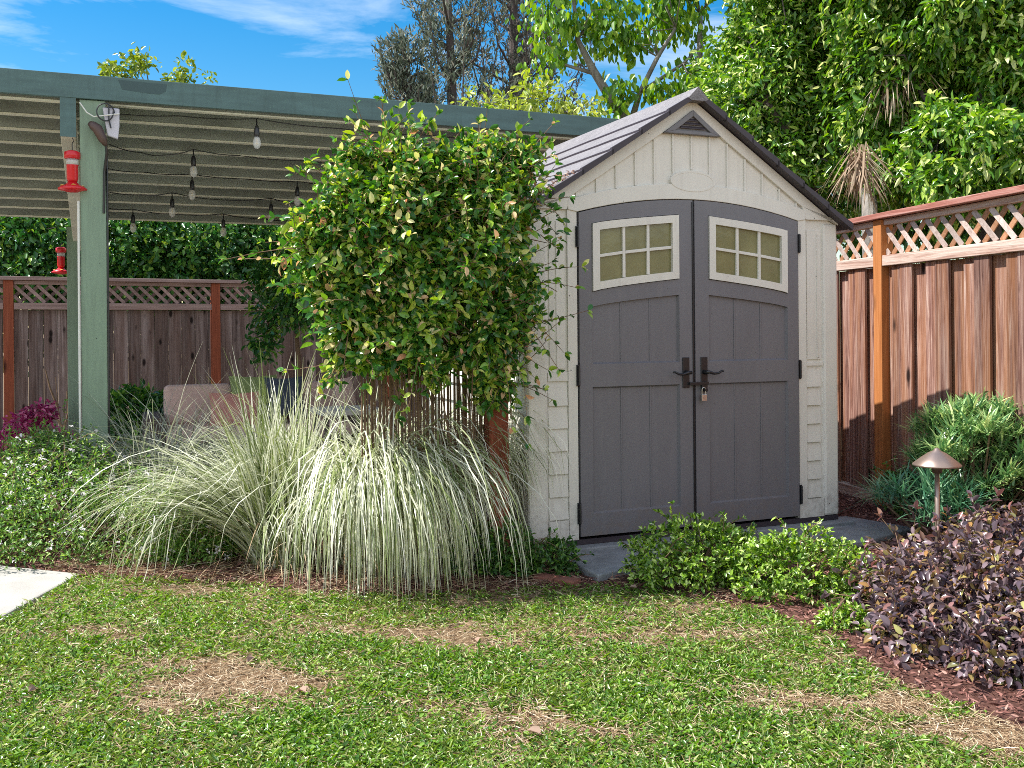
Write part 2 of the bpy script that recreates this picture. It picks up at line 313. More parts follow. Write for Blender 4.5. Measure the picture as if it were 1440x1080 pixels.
MT['purple'] = m_leaf('purple_leaf', [(0, G(0.042, 0.027, 0.037)), (.35, G(0.110, 0.078, 0.092)), (.62, G(0.248, 0.184, 0.202)), (.76, G(0.276, 0.129, 0.110)), (.85, G(0.157, 0.166, 0.065)), (.94, G(0.331, 0.174, 0.055)), (1, G(0.331, 0.331, 0.119))], .24, .2)
MT['magenta'] = m_leaf('magenta_leaf', [(0, G(.20, .015, .06)), (.6, G(.42, .05, .17)), (1, G(.65, .2, .38))], .4, .35)
MT['needle'] = m_leaf('strap_leaf', [(0, G(0.055, 0.154, 0.066)), (.4, G(0.165, 0.319, 0.121)), (.75, G(0.352, 0.517, 0.220)), (1, G(0.572, 0.638, 0.286))], .3, .3)
MT['needle2'] = m_leaf('blue_strap_leaf', [(0, G(.03, .12, .075)), (.6, G(.12, .28, .16)), (1, G(.30, .48, .28))], .3, .25)
MT['blade'] = m_leaf('variegated_blade', [(0, G(0.093, 0.142, 0.039)), (.25, G(0.260, 0.314, 0.120)), (.5, G(0.521, 0.541, 0.387)), (1, G(0.781, 0.788, 0.671))], .34, .28)
MT['blade2'] = m_leaf('pale_blade', [(0, G(.12, .15, .08)), (.5, G(.30, .32, .23)), (1, G(.58, .58, .50))], .42, .25)
MT['lawn1'] = m_leaf('lawn_blade', [(0, G(0.047, 0.110, 0.013)), (.45, G(0.102, 0.240, 0.020)), (.76, G(0.205, 0.360, 0.036)), (.9, G(0.372, 0.440, 0.144)), (1, G(0.577, 0.600, 0.342))], .33, .35, patch=(2.2, (.30, .34, .10), .35))
MT['lawn2'] = m_leaf('clover_leaf', [(0, G(.035, .09, .014)), (.5, G(.09, .21, .02)), (.85, G(.19, .35, .035)), (1, G(.48, .54, .22))], .28, .35)
MT['straw'] = m_leaf('dry_straw', [(0, G(.20, .11, .055)), (.5, G(.38, .27, .16)), (.85, G(.55, .45, .30)), (1, G(.72, .64, .50))], .75, .15)
MT['chip'] = m_leaf('bark_chip', [(0, G(.05, .02, .018)), (.5, G(.17, .065, .05)), (.85, G(.30, .14, .11)), (1, G(.46, .30, .24))], .75, .0)
MT['dead'] = m_leaf('dead_leaf', [(0, G(.20, .11, .08)), (.6, G(.34, .23, .17)), (1, G(.55, .45, .36))], .7, .2)

# ------------------------------------------------------------------ foliage generators
def unit(a): return a/np.maximum(np.linalg.norm(a, axis=-1, keepdims=True), 1e-9)
def rdir(n): return unit(R.normal(size=(n, 3)))
def leaf_geo(P, D, N, L, W, fold=.18, droop=.12, hi=False):
    if hi:
        D = unit(D); S = unit(np.cross(D, N)); N = np.cross(S, D); n = len(P); L = np.broadcast_to(L, (n,))[:, None]; W = np.broadcast_to(W, (n,))[:, None]; tw = R.normal(size=(n, 1))*.25
        row = lambda k, w, h, f_: (P+D*L*k-N*L*droop*h, S*W*w+N*W*f_*fold, -S*W*w+N*W*f_*fold)
        vs = [P]; side = []
        for k, w, h, f_ in ((.18, .36, .0, .7), (.45, .5, .12, 1.), (.75, .36, .5, .9)):
            c, r, l = row(k, w, h, f_); c2 = c+S*L*tw*(k*k)*.3; side.append((c2+r, c2+l))
        tip = P+D*L-N*L*droop*1.1+S*L*tw*.3; mid = P+D*L*.5-N*L*droop*.15
        v = np.stack([P, side[0][0], side[1][0], side[2][0], tip, side[2][1], side[1][1], side[0][1], mid], 1); b = (np.arange(n)*9)[:, None]
        return v.reshape(-1, 3), np.concatenate([b+np.array(q) for q in ((0, 1, 2, 8), (8, 2, 3, 4), (8, 4, 5, 6), (0, 8, 6, 7))])
    D = unit(D); S = unit(np.cross(D, N)); N = np.cross(S, D); n = len(P)
    L = np.broadcast_to(L, (n,))[:, None]; W = np.broadcast_to(W, (n,))[:, None]
    m1 = P+D*L*.33; m2 = P+D*L*.72-N*L*droop*.45
    v = np.stack([P, m1+S*W*.5+N*W*fold, m2+S*W*.38+N*W*fold, P+D*L-N*L*droop, m2-S*W*.38+N*W*fold, m1-S*W*.5+N*W*fold], 1)
    b = (np.arange(n)*6)[:, None]
    return v.reshape(-1, 3), np.concatenate([b+np.array([0, 1, 2, 3]), b+np.array([0, 3, 4, 5])])
def sines(P, f, k=5, seed=3):
    rr = np.random.default_rng(seed); s = 0
    for i in range(k): s = s+np.sin(P @ (rr.normal(size=3)*f)+rr.uniform(0, 6.28))
    return s/math.sqrt(k)
def blob_pts(ells, n, lo=.55, lump=.14, f=4., zmin=.01, seed=1, holes=.0):
    """points in the outer part of a union of ellipsoids, and outward normals"""
    ells = [(np.array(c, float), np.array(r if hasattr(r, '__len__') else (r, r, r), float)) for c, r in ells]
    w = np.array([(r[0]*r[1]+r[1]*r[2]+r[0]*r[2]) for _, r in ells]); w /= w.sum()
    PP = []; NN = []; got = 0
    while got < n:
        k = R.choice(len(ells), size=n, p=w); d = rdir(n); c = np.array([e[0] for e in ells])[k]; r = np.array([e[1] for e in ells])[k]
        q = (lo+(1-lo)*R.random(n)**.6)
        lum = 1+lump*sines(c+d*r, f, seed=seed)
        p = c+d*r*(q*lum)[:, None]; nn = unit(d/r)
        ok = p[:, 2] > zmin
        for i, (c2, r2) in enumerate(ells):
            ok &= (k == i) | (np.linalg.norm((p-c2)/r2, axis=1) > lo*.9)
        if holes: ok &= sines(p, f*1.7, seed=seed+9) > -1.6+holes
        PP.append(p[ok]); NN.append(nn[ok]); got += ok.sum()
    return np.concatenate(PP)[:n], np.concatenate(NN)[:n]
def clusters(P, Nn, m, spread, L, W, out=.7, down=.3, rnd=.7, fold=.18, droop=.15, up=.6, jl=.35, hi=False):
    """m leaves radiating about each point"""
    n = len(P)*m; P2 = np.repeat(P, m, 0)+R.normal(size=(n, 3))*spread; N2 = np.repeat(Nn, m, 0)
    D = unit(N2*out+rdir(n)*rnd+np.array([0, 0, -down])); NN = unit(rdir(n)*.7+np.array([0, 0, up])+N2*.4)
    k = 1+R.uniform(-jl, jl, n)
    return leaf_geo(P2, D, NN, L*k, W*k, fold, droop, hi)
def twigs(mb, base, P, rr=.006, n=12, seg=4, sag=.1):
    base = np.array(base, float)
    for i in R.choice(len(P), min(n, len(P)), replace=False):
        e = P[i]; pts = []
        for s in np.linspace(0, 1, seg+1):
            q = base*(1-s)+e*s; q = q+np.array([0, 0, 1.])*math.sin(s*math.pi)*sag+R.normal(size=3)*.012*(s > 0); pts.append(q)
        mb.tube(pts, [rr*(1-.7*s) for s in np.linspace(0, 1, seg+1)], 5)
def sprigs(P, Nn, n, l0, l1, L, W, up=.5, hi=False, mb=None, r=.003, pairs=5, bend=.3):
    mb = mb or MB(); pv = []; pn = []
    for i in R.choice(len(P), n):
        d = unit(Nn[i]*.8+R.normal(size=3)*.45+np.array([0, 0, up])); l = R.uniform(l0, l1); b_ = R.normal(size=3)*bend*l; b_[2] -= bend*l*.6
        q = [P[i]+d*l*s_+b_*s_*s_ for s_ in np.linspace(0, 1, pairs+1)]; mb.tube(q, [r*(1-.5*s_) for s_ in np.linspace(0, 1, pairs+1)], 4)
        for k in range(1, pairs+1):
            pv.append(q[k]); pn.append(unit(q[k]-q[k-1]))
        pv.append(q[-1]); pn.append(unit(q[-1]-q[-2]))
    v_, q_ = clusters(np.array(pv), np.array(pn), 2, .003, L, W, out=.7, down=.0, rnd=.75, hi=hi); return v_, q_, mb
def shrub(name, label, cat, base, ells, n, m, L, W, mat, spread=.015, group=None, stem=True, srad=.006, ns=14, lo=.55, lump=.14, f=6., spr=0, spl=(.05, .14), hole=None, hf=16, **kw):
    t = thing(name, label, cat, base, group=group)
    P, Nn = blob_pts(ells, n, lo, lump, f)
    if hole is not None:
        ok = sines(P, hf, seed=51) > hole; P, Nn = P[ok], Nn[ok]
    v, q = clusters(P, Nn, m, spread, L, W, **kw)
    smb = None
    if spr:
        v2, q2, smb = sprigs(P, Nn, spr, spl[0], spl[1], L, W, hi=kw.get('hi', False)); q = np.concatenate([q, q2+len(v)]); v = np.concatenate([v, v2])
    mesh_np('foliage', v, [q], mat, t, rel=base, smooth=kw.get('hi', False))
    if stem:
        mb = smb or MB(); twigs(mb, base, P, srad, ns); o = mb.build('stems', MT['stem'], t); o.data.transform(Matrix.Translation(-Vector(tuple(float(c) for c in base))))
    return t, P, Nn
def blade_geo(B, phi, th0, bend, L, W, seg=9, power=1.4, wob=.06, kink=None):
    """arching blades: B base, phi azimuth, th0 start angle from vertical, bend added angle"""
    n = len(B); s = np.linspace(0, 1, seg+1); th = th0[:, None]+bend[:, None]*s[None]**power
    if kink is not None: th = th+kink[:, None]*(s[None] > .55+.2*R.random((n, 1)))
    th = np.minimum(th, 3.0)
    ph = phi[:, None]+wob*1.6*np.cumsum(R.normal(size=(n, seg+1)), 1)
    d = np.stack([np.sin(th)*np.cos(ph), np.sin(th)*np.sin(ph), np.cos(th)], -1)
    step = (L/seg)[:, None, None]*d; C = B[:, None]+np.concatenate([np.zeros((n, 1, 3)), np.cumsum(step[:, 1:], 1)], 1)
    C[..., 2] = np.maximum(C[..., 2], .012+.02*R.random((n, 1)))
    tw = R.uniform(-.9, .9, n)[:, None]; side = np.stack([-np.sin(ph+tw), np.cos(ph+tw), np.zeros_like(ph)], -1)
    wd = (W[:, None]*np.clip(1.08-s[None]**3, .08, 1)*.5)[..., None]
    v = np.stack([C-side*wd, C+side*wd], 2).reshape(-1, 3)
    base = (np.arange(n)*(seg+1)*2)[:, None, None]; i = (np.arange(seg)*2)[None, :, None]
    return v, (base+i+np.array([0, 1, 3, 2])[None, None]).reshape(-1, 4)
def inpoly(P, poly):
    x, y = P[:, 0], P[:, 1]; c = np.zeros(len(P), bool); n = len(poly); j = n-1
    for i in range(n):
        xi, yi = poly[i][:2]; xj, yj = poly[j][:2]
        c ^= ((yi > y) != (yj > y)) & (x < (xj-xi)*(y-yi)/(yj-yi+1e-12)+xi); j = i
    return c
def polydist(P, poly):
    d = np.full(len(P), 9.); n = len(poly)
    for i in range(n):
        a = np.array(poly[i][:2]); b = np.array(poly[(i+1) % n][:2]); ab = b-a
        t = np.clip(((P-a) @ ab)/(ab @ ab), 0, 1); d = np.minimum(d, np.linalg.norm(P-(a+t[:, None]*ab), axis=1))
    return d

# ================================================================== THE GROUND
g = MB(); g.box(-400, 400, -60, 900, -.3, 0.); o = g.build('ground', MT['soil']); tag(o, 'bare brown soil showing through the lawn', 'ground', kind='structure')
EDGE = [gnd(*p) for p in ((113, 812), (250, 818), (400, 828), (560, 842), (700, 832), (850, 826), (980, 842), (1080, 862), (1180, 905), (1250, 960), (1330, 990), (1440, 1030), (1560, 1065))]
bedp = [tuple(p[:2]) for p in EDGE]+[(3.4, 3.0), (3.6, 9.), (-.5, 9.), (-1.5, 7.3), (-3.2, 6.6), (-4.6, 6.0), (-2.95, 5.6)]
g = MB(); g.zprism([(x, y) for x, y in bedp], -.05, .012); o = g.build('planting_bed', MT['bed']); tag(o, 'dark red brown bark covered planting bed', 'planting bed', kind='structure')
pa, pb, pc = gnd(0, 800), gnd(113, 812), gnd(0, 875)
d1 = pa-pb; d2 = pc-pb
g = MB(); g.zprism([tuple(pb[:2]), tuple((pb+d1*6)[:2]), tuple((pb+d1*6+d2*6)[:2]), tuple((pb+d2*6)[:2])], -.05, .022)
o = g.build('concrete_path', MT['concrete'], bevel=.01); tag(o, 'pale concrete path corner', 'path', kind='structure')
g = MB(); g.zprism([(-1.7, 7.5), (-.6, 8.0), (-1.2, 11.2), (-9, 8.6), (-8, 6.0), (-4.9, 6.35)], -.05, .04); o = g.build('patio', MT['concrete']); tag(o, 'pale concrete patio under the pergola', 'patio', kind='structure')
lawnp = [tuple(pb[:2])]+[tuple(p[:2]) for p in EDGE[1:]]+[(3.2, 2.2), (1.4, 1.6), (-1.6, 1.6), (-3., 2.2)]+[tuple((pb+d2*1.15)[:2])]

bare = [((300, 965), (.52, .34), .9), ((240, 985), (.3, .2), .8), ((160, 898), (.22, .12), .9), ((600, 893), (.6, .2), .8), ((360, 930), (.25, .15), .6), ((860, 900), (.6, .17), .7),
        ((440, 965), (.24, .2), .75), ((790, 1038), (.32, .16), .8), ((1000, 905), (.3, .1), .5), ((740, 845), (.6, .12), .75), ((1400, 1045), (.55, .28), .9), ((1180, 935), (.3, .16), .7),
        ((250, 828), (.3, .09), .9), ((420, 835), (.35, .1), .9), ((1280, 985), (.45, .2), .9), ((1010, 858), (.5, .12), .7), ((640, 1010), (.16, .1), .4), ((700, 900), (.5, .12), .55), ((1200, 1010), (.25, .12), .4)]
BARE = [(gnd(*c)[:2], s, k) for c, s, k in bare]
def bareness(P):
    b = np.zeros(len(P)); Z_ = np.c_[P[:, :2], 0*P[:, 0]]; Q = P[:, :2]+.07*np.stack([sines(Z_, 6, seed=21), sines(Z_, 6, seed=22)], 1)+.05*np.stack([sines(Z_, 17, seed=23), sines(Z_, 17, seed=24)], 1)
    for c, s, k in BARE: b = np.maximum(b, k*np.exp(-(((Q-c)/np.array(s)*1.1)**2).sum(1)))
    return np.clip(b*1.05+.16*sines(Z_, 6, seed=5)+.14*sines(Z_, 21, seed=6)+.08*sines(Z_, 50, seed=7)+.17, 0, 1)
def lawn_pts(n, y0=2.5, y1=5.75):
    k = n*3; y = 1/(R.uniform(1/y1**1.3, 1/y0**1.3, k))**(1/1.3); x = R.uniform(-1, 1, k)*(.6*y+.25)
    P = np.c_[x, y, np.zeros(k)]; return P[inpoly(P, lawnp)][:n]
P = lawn_pts(215000); b = bareness(P); keep = R.random(len(P)) > b*1.02; P = P[keep]; b = b[keep]
n = len(P); P[:, 2] = R.uniform(0, .012, n)
half = int(n*.62)
ph = R.uniform(0, 6.28, n); el_ = R.uniform(.15, 1.1, n)
D = np.c_[np.cos(ph)*np.cos(el_), np.sin(ph)*np.cos(el_), np.sin(el_)]
v, q = leaf_geo(P[:half], D[:half], np.c_[R.normal(size=(half, 2))*.4, np.ones(half)], R.uniform(.018, .054, half), R.uniform(.003, .0078, half), .15, .3)
tag(mesh_np('lawn_grass', v, [q], MT['lawn1']), 'short green lawn grass with thin patches', 'grass', kind='stuff')
m2 = n-half; PP = P[half:].copy(); PP[:, 2] += R.uniform(.004, .022, m2); e2 = R.uniform(-.1, .7, m2); p2 = ph[half:]
D = np.c_[np.cos(p2)*np.cos(e2), np.sin(p2)*np.cos(e2), np.sin(e2)]
v, q = leaf_geo(PP, D, np.c_[R.normal(size=(m2, 2))*.35, np.ones(m2)], R.uniform(.009, .023, m2), R.uniform(.006, .013, m2), .12, .1)
tag(mesh_np('lawn_clover', v, [q], MT['lawn2']), 'small rounded green leaves growing through the lawn', 'ground cover', kind='stuff')
# dry straw
P = lawn_pts(110000); b = bareness(P); P = P[R.random(len(P)) < .18+.8*b]; n = len(P); P[:, 2] = R.uniform(.004, .026, n)
ph = R.uniform(0, 6.28, n)+.4; e_ = R.normal(size=n)*.18
v, q = leaf_geo(P, np.c_[np.cos(ph), np.sin(ph), e_], np.c_[R.normal(size=(n, 2))*.3, np.ones(n)], R.uniform(.02, .075, n), R.uniform(.0018, .0035, n), .1, .05)
tag(mesh_np('dry_straw', v, [q], MT['straw']), 'dry straw and clippings lying in the lawn', 'straw', kind='stuff')
# bark chips and litter in the beds
k = 100000; P = np.c_[R.uniform(-3.2, 3.6, k), R.uniform(3.2, 8.2, k), R.uniform(.012, .03, k)]; P = P[inpoly(P, bedp) & (np.abs(P[:, 0]) < .58*P[:, 1])]; n = len(P)
ph = R.uniform(0, 6.28, n)
v, q = leaf_geo(P, np.c_[np.cos(ph), np.sin(ph), R.normal(size=n)*.35], np.c_[R.normal(size=(n, 2))*.8, np.ones(n)], R.uniform(.012, .042, n), R.uniform(.003, .010, n), .1, .05)
tag(mesh_np('bark_mulch', v, [q], MT['chip']), 'red brown shredded bark mulch in the beds', 'mulch', kind='stuff')
k = 26000; P = np.c_[R.uniform(-3., 2.6, k), R.uniform(4.2, 6., k), R.uniform(.014, .035, k)]; P = P[inpoly(P, bedp) & (sines(P*np.array([1, 1, 0]), 5, seed=4) > -.5)]
P = P[(P[:, 0] < .2) | (R.random(len(P)) < .15)]; n = len(P); ph = R.uniform(0, 6.28, n)
v, q = leaf_geo(P, np.c_[np.cos(ph), np.sin(ph), R.normal(size=n)*.15], np.c_[R.normal(size=(n, 2))*.3, np.ones(n)], R.uniform(.03, .13, n), R.uniform(.002, .004, n), .1, .05)
tag(mesh_np('dead_grass_litter', v, [q], MT['straw']), 'dead grass blades lying under the clumps', 'leaf litter', kind='stuff')

# ================================================================== SHED
shed = thing('garden_shed', 'cream resin garden shed with dark grey arched double doors and grey shingled roof', 'shed', (SO[0], SO[1], 0), A)
CXS = .762; S0, S1, TD = -.30, 1.824, 1.9
def arc(s, z_edge, z_mid, half=.762):
    k = (s-CXS)/half; return z_mid-(z_mid-z_edge)*k*k
def arcpts(a, b, ze, zm, half=.762, n=14): return [(a+(b-a)*i/n, arc(a+(b-a)*i/n, ze, zm, half)) for i in range(n+1)]
RS = .663; ZR = 2.655                                     # rake line of the wall top
def rake(s): return ZR-RS*abs(s-CXS)
# front wall with the door opening
g = MB()
g.prism([(S0, .10), (-.004, .10)]+arcpts(-.004, 1.528, 1.956, 2.056)+[(1.528, .10), (S1, .10), (S1, rake(S1)), (CXS, ZR), (S0, rake(S0))], .016, .06)
g.box(S0+.01, S1-.01, TD-.04, TD, .1, 1.95)
g.prism([(S0+.01, 1.95), (S1-.01, 1.95), (CXS, ZR-.01)], TD-.04, TD)
g.build('wall', MT['cream'], shed)
# left and right clapboard walls
for sx, nm in ((S0, 'side_wall'), (S1, 'side_wall')):
    g = MB(); sg = -1 if sx == S0 else 1
    for i in range(16):
        z0 = .1+i*.12; z1 = min(z0+.12, 1.99)
        a0, a1 = sx-sg*.02, sx-sg*.006; y0, y1 = .06, TD-.04
        g.hexa([(sx-sg*.04, y0, z0), (sx-sg*.04, y1, z0), (a1+sg*.004, y1, z0), (a1+sg*.004, y0, z0), (sx-sg*.04, y0, z1), (sx-sg*.04, y1, z1), (a0, y1, z1), (a0, y0, z1)])
    g.build(nm, MT['cream'], shed)
# trims of the front
g = MB()
for a, b in ((S0-.012, -.19), (1.722, S1+.012)): g = MB(); g.box(a, b, 0., .1, .1, 1.945); g.build('corner_trim', MT['cream'], shed, bevel=.016)
for j0, j1, f0, f1 in ((-.064, -.006, -.188, -.066), (1.53, 1.588, 1.59, 1.72)):
    g = MB(); g.box(j0, j1, .001, .0155, .1, 1.965); g.build('door_jamb', MT['cream'], shed)
    g = MB(); g.box(f0, f1, .004, .0155, .1, .215)
    if j0 < 0:
        g.box(f0, f1, .006, .0155, 1.0, 1.05); g.box(-.176, -.078, .009, .0155, 1.07, 1.92); g.box(-.135, -.129, .004, .0089, 1.09, 1.9); n_, pch, a_, b_ = 6, .128, -.186, -.068
    else:
        g.box(f0, f1, .006, .0155, 1.05, 1.07); g.box(1.602, 1.708, .009, .0155, 1.09, 1.90); g.box(1.675, 1.681, .004, .0089, 1.1, 1.88); n_, pch, a_, b_ = 7, .116, 1.592, 1.70
    for i in range(n_):
        z0 = .222+i*pch; z1 = z0+pch-.006; g.hexa([(a_, .002, z0), (b_, .002, z0), (b_, .0155, z0), (a_, .0155, z0), (a_, .0145, z1), (b_, .0145, z1), (b_, .0155, z1), (a_, .0155, z1)])
    g.build('siding_panel', MT['cream'], shed, bevel=.0015)
# arch band above the doors
g = MB()
up = arcpts(-.062, 1.586, 2.022, 2.148, .824); dn = arcpts(-.004, 1.528, 1.957, 2.057)
g.prism(dn+[(1.586, 1.966), ]+up[::-1]+[(-.062, 1.966)], -.006, .0155)
g.build('arch_trim', MT['cream'], shed, bevel=.003)
# rake boards
def rk_lo(s): return 2.575-RS*abs(s-CXS)
g = MB()
for sg in (-1, 1):
    e = CXS+sg*1.10
    g.prism([(CXS, rk_lo(CXS)), (CXS+sg*.80, max(rk_lo(CXS+sg*.8), 0)), (CXS+sg*.83, 1.966), (e-sg*.026, 1.966), (e-sg*.026, rake(e-sg*.026)-.001), (CXS, ZR-.001)][::sg], -.004, .0155)
g.build('rake_board', MT['cream'], shed, bevel=.003)
g = MB()
for k in range(-6, 7):
    s = CXS+k*.127; lo = arc(s, 2.022, 2.148, .824); hi = rk_lo(s)
    if abs(k) <= 1: hi = min(hi, 2.442)
    if k == 0: lo = 2.235
    if hi-lo > .02: g = MB(); g.box(s-.006, s+.006, .006, .0155, lo+.001, hi-.002); g.build('batten', MT['cream'], shed, bevel=.002)
g = MB()
ov = [(CXS+.155*math.cos(t), 2.165+.062*math.sin(t)) for t in np.linspace(0, 2*math.pi, 33)[:-1]]
iv = [(CXS+.140*math.cos(t), 2.165+.050*math.sin(t)) for t in np.linspace(0, 2*math.pi, 33)[:-1]]
for i in range(32):
    j = (i+1) % 32; g.hexa([(ov[i][0], -.0085, ov[i][1]), (ov[j][0], -.0085, ov[j][1]), (iv[j][0], -.0085, iv[j][1]), (iv[i][0], -.0085, iv[i][1]), (ov[i][0], .0155, ov[i][1]), (ov[j][0], .0155, ov[j][1]), (iv[j][0], .0155, iv[j][1]), (iv[i][0], .0155, iv[i][1])])
g.prism(iv, -.0072, .0150); g.build('oval_emblem', MT['cream'], shed)
# gable vent
vent = MB(); vt = [(CXS-.20, 2.44), (CXS+.19, 2.44), (CXS-.003, 2.585)]
vent.prism(vt, -.004-.002, .015)
c_ = (CXS-.003, 2.49)
def sc(p, k): return (c_[0]+(p[0]-c_[0])*k, c_[1]+(p[1]-c_[1])*k)
for a, b in ((0, 1), (1, 2), (2, 0)):
    p = [sc(vt[a], 1.), sc(vt[b], 1.), sc(vt[b], .62), sc(vt[a], .62)]; vent.prism(p, -.022, -.0062)
vo = vent.build('gable_vent', MT['gray'], shed, bevel=.002)
g = MB()
for z, h in ((2.474, .085), (2.497, .06), (2.519, .035)): g.hexa([(c_[0]-h, -.018, z), (c_[0]+h, -.018, z), (c_[0]+h, -.008, z+.012), (c_[0]-h, -.008, z+.012), (c_[0]-h, -.018, z+.004), (c_[0]+h, -.018, z+.004), (c_[0]+h, -.008, z+.016), (c_[0]-h, -.008, z+.016)])
g.build('louver', MT['roofdark'], vo)
# roof: stepped shingle courses each side
def roof_side(sg):
    nC = 6; run = 1.13; cw = run/nC
    k = MB(); k.hexa([(CXS, -.045, 2.66), (CXS, 2.0, 2.66), (CXS+sg*1.13, 2.0, 2.66-RS*1.13), (CXS+sg*1.13, -.045, 2.66-RS*1.13), (CXS, -.045, 2.68), (CXS, 2.0, 2.68), (CXS+sg*1.13, 2.0, 2.68-RS*1.13), (CXS+sg*1.13, -.045, 2.68-RS*1.13)])
    o = k.build('roof_slope', MT['roofdark'], shed)
    ys = np.linspace(-.055, 2.02, 13)
    for i in range(nC):
        g = MB(); a = i*cw; b = a+cw+.012; dark = []
        for j in range(len(ys)-1):
            w0 = .004*math.sin(j*1.7+i*2.1)+.003*math.sin(j*.9+i); w1 = .004*math.sin((j+1)*1.7+i*2.1)+.003*math.sin((j+1)*.9+i)
            f = lambda x, w, lift: (CXS+sg*(x+w*(x > a+.01)), 2.672-RS*(x+w*(x > a+.01))+lift)
            (x0, z0), (x1, z1) = f(a, w0, .012), f(b, w0, .024); (x2, z2), (x3, z3) = f(b, w1, .024), f(a, w1, .012)
            ya, yb = ys[j], ys[j+1]; m_ = .006
            xm1, zm1, xm2, zm2 = x1-sg*m_, z1+m_*RS*1.06, x2-sg*m_, z2+m_*RS*1.06
            def q_(pts, mi):
                fc = g.bm.faces.new([g.bm.verts.new(p) for p in pts]); fc.material_index = mi
            q_([(x0, ya, z0), (xm1, ya, zm1), (xm2, yb, zm2), (x3, yb, z3)], 0)
            q_([(xm1, ya, zm1), (x1, ya, z1), (x2, yb, z2), (xm2, yb, zm2)], 1)  # dark strip painted along the course edge as the step's shade line
            q_([(x1, ya, z1), (x2, yb, z2), (x2-sg*.002, yb, z2-.017), (x1-sg*.002, ya, z1-.017)], 1)
        bmesh.ops.remove_doubles(g.bm, verts=g.bm.verts, dist=1e-5)
        c_o = g.build('shingle_course', MT['roof'], o); c_o.data.materials.append(MT['roofdark'])
    for y0, y1, nm in ((-.072, -.044, 'rake_trim'), (2.0, 2.05, 'rake_trim')):
        k = MB(); n_ = 6
        for i in range(n_):
            a = i*run/n_; b = (i+1)*run/n_+(.012 if i < n_-1 else .01); up0, up1 = .014, .030
            k.hexa([(CXS+sg*a, y0, 2.658-RS*a), (CXS+sg*b, y0, 2.658-RS*b), (CXS+sg*b, y1, 2.658-RS*b), (CXS+sg*a, y1, 2.658-RS*a),
                    (CXS+sg*a, y0, 2.672-RS*a+up0), (CXS+sg*b, y0, 2.672-RS*b+up1), (CXS+sg*b, y1, 2.672-RS*b+up1), (CXS+sg*a, y1, 2.672-RS*a+up0)])
        k.build(nm, MT['roofdark'], o)
roof_side(-1); roof_side(1)
g = MB(); g.prism([(CXS-.07, 2.672-.03), (CXS, 2.712), (CXS+.07, 2.672-.03), (CXS+.05, 2.63), (CXS-.05, 2.63)], -.075, 2.052); g.build('ridge_cap', MT['roof'], shed)
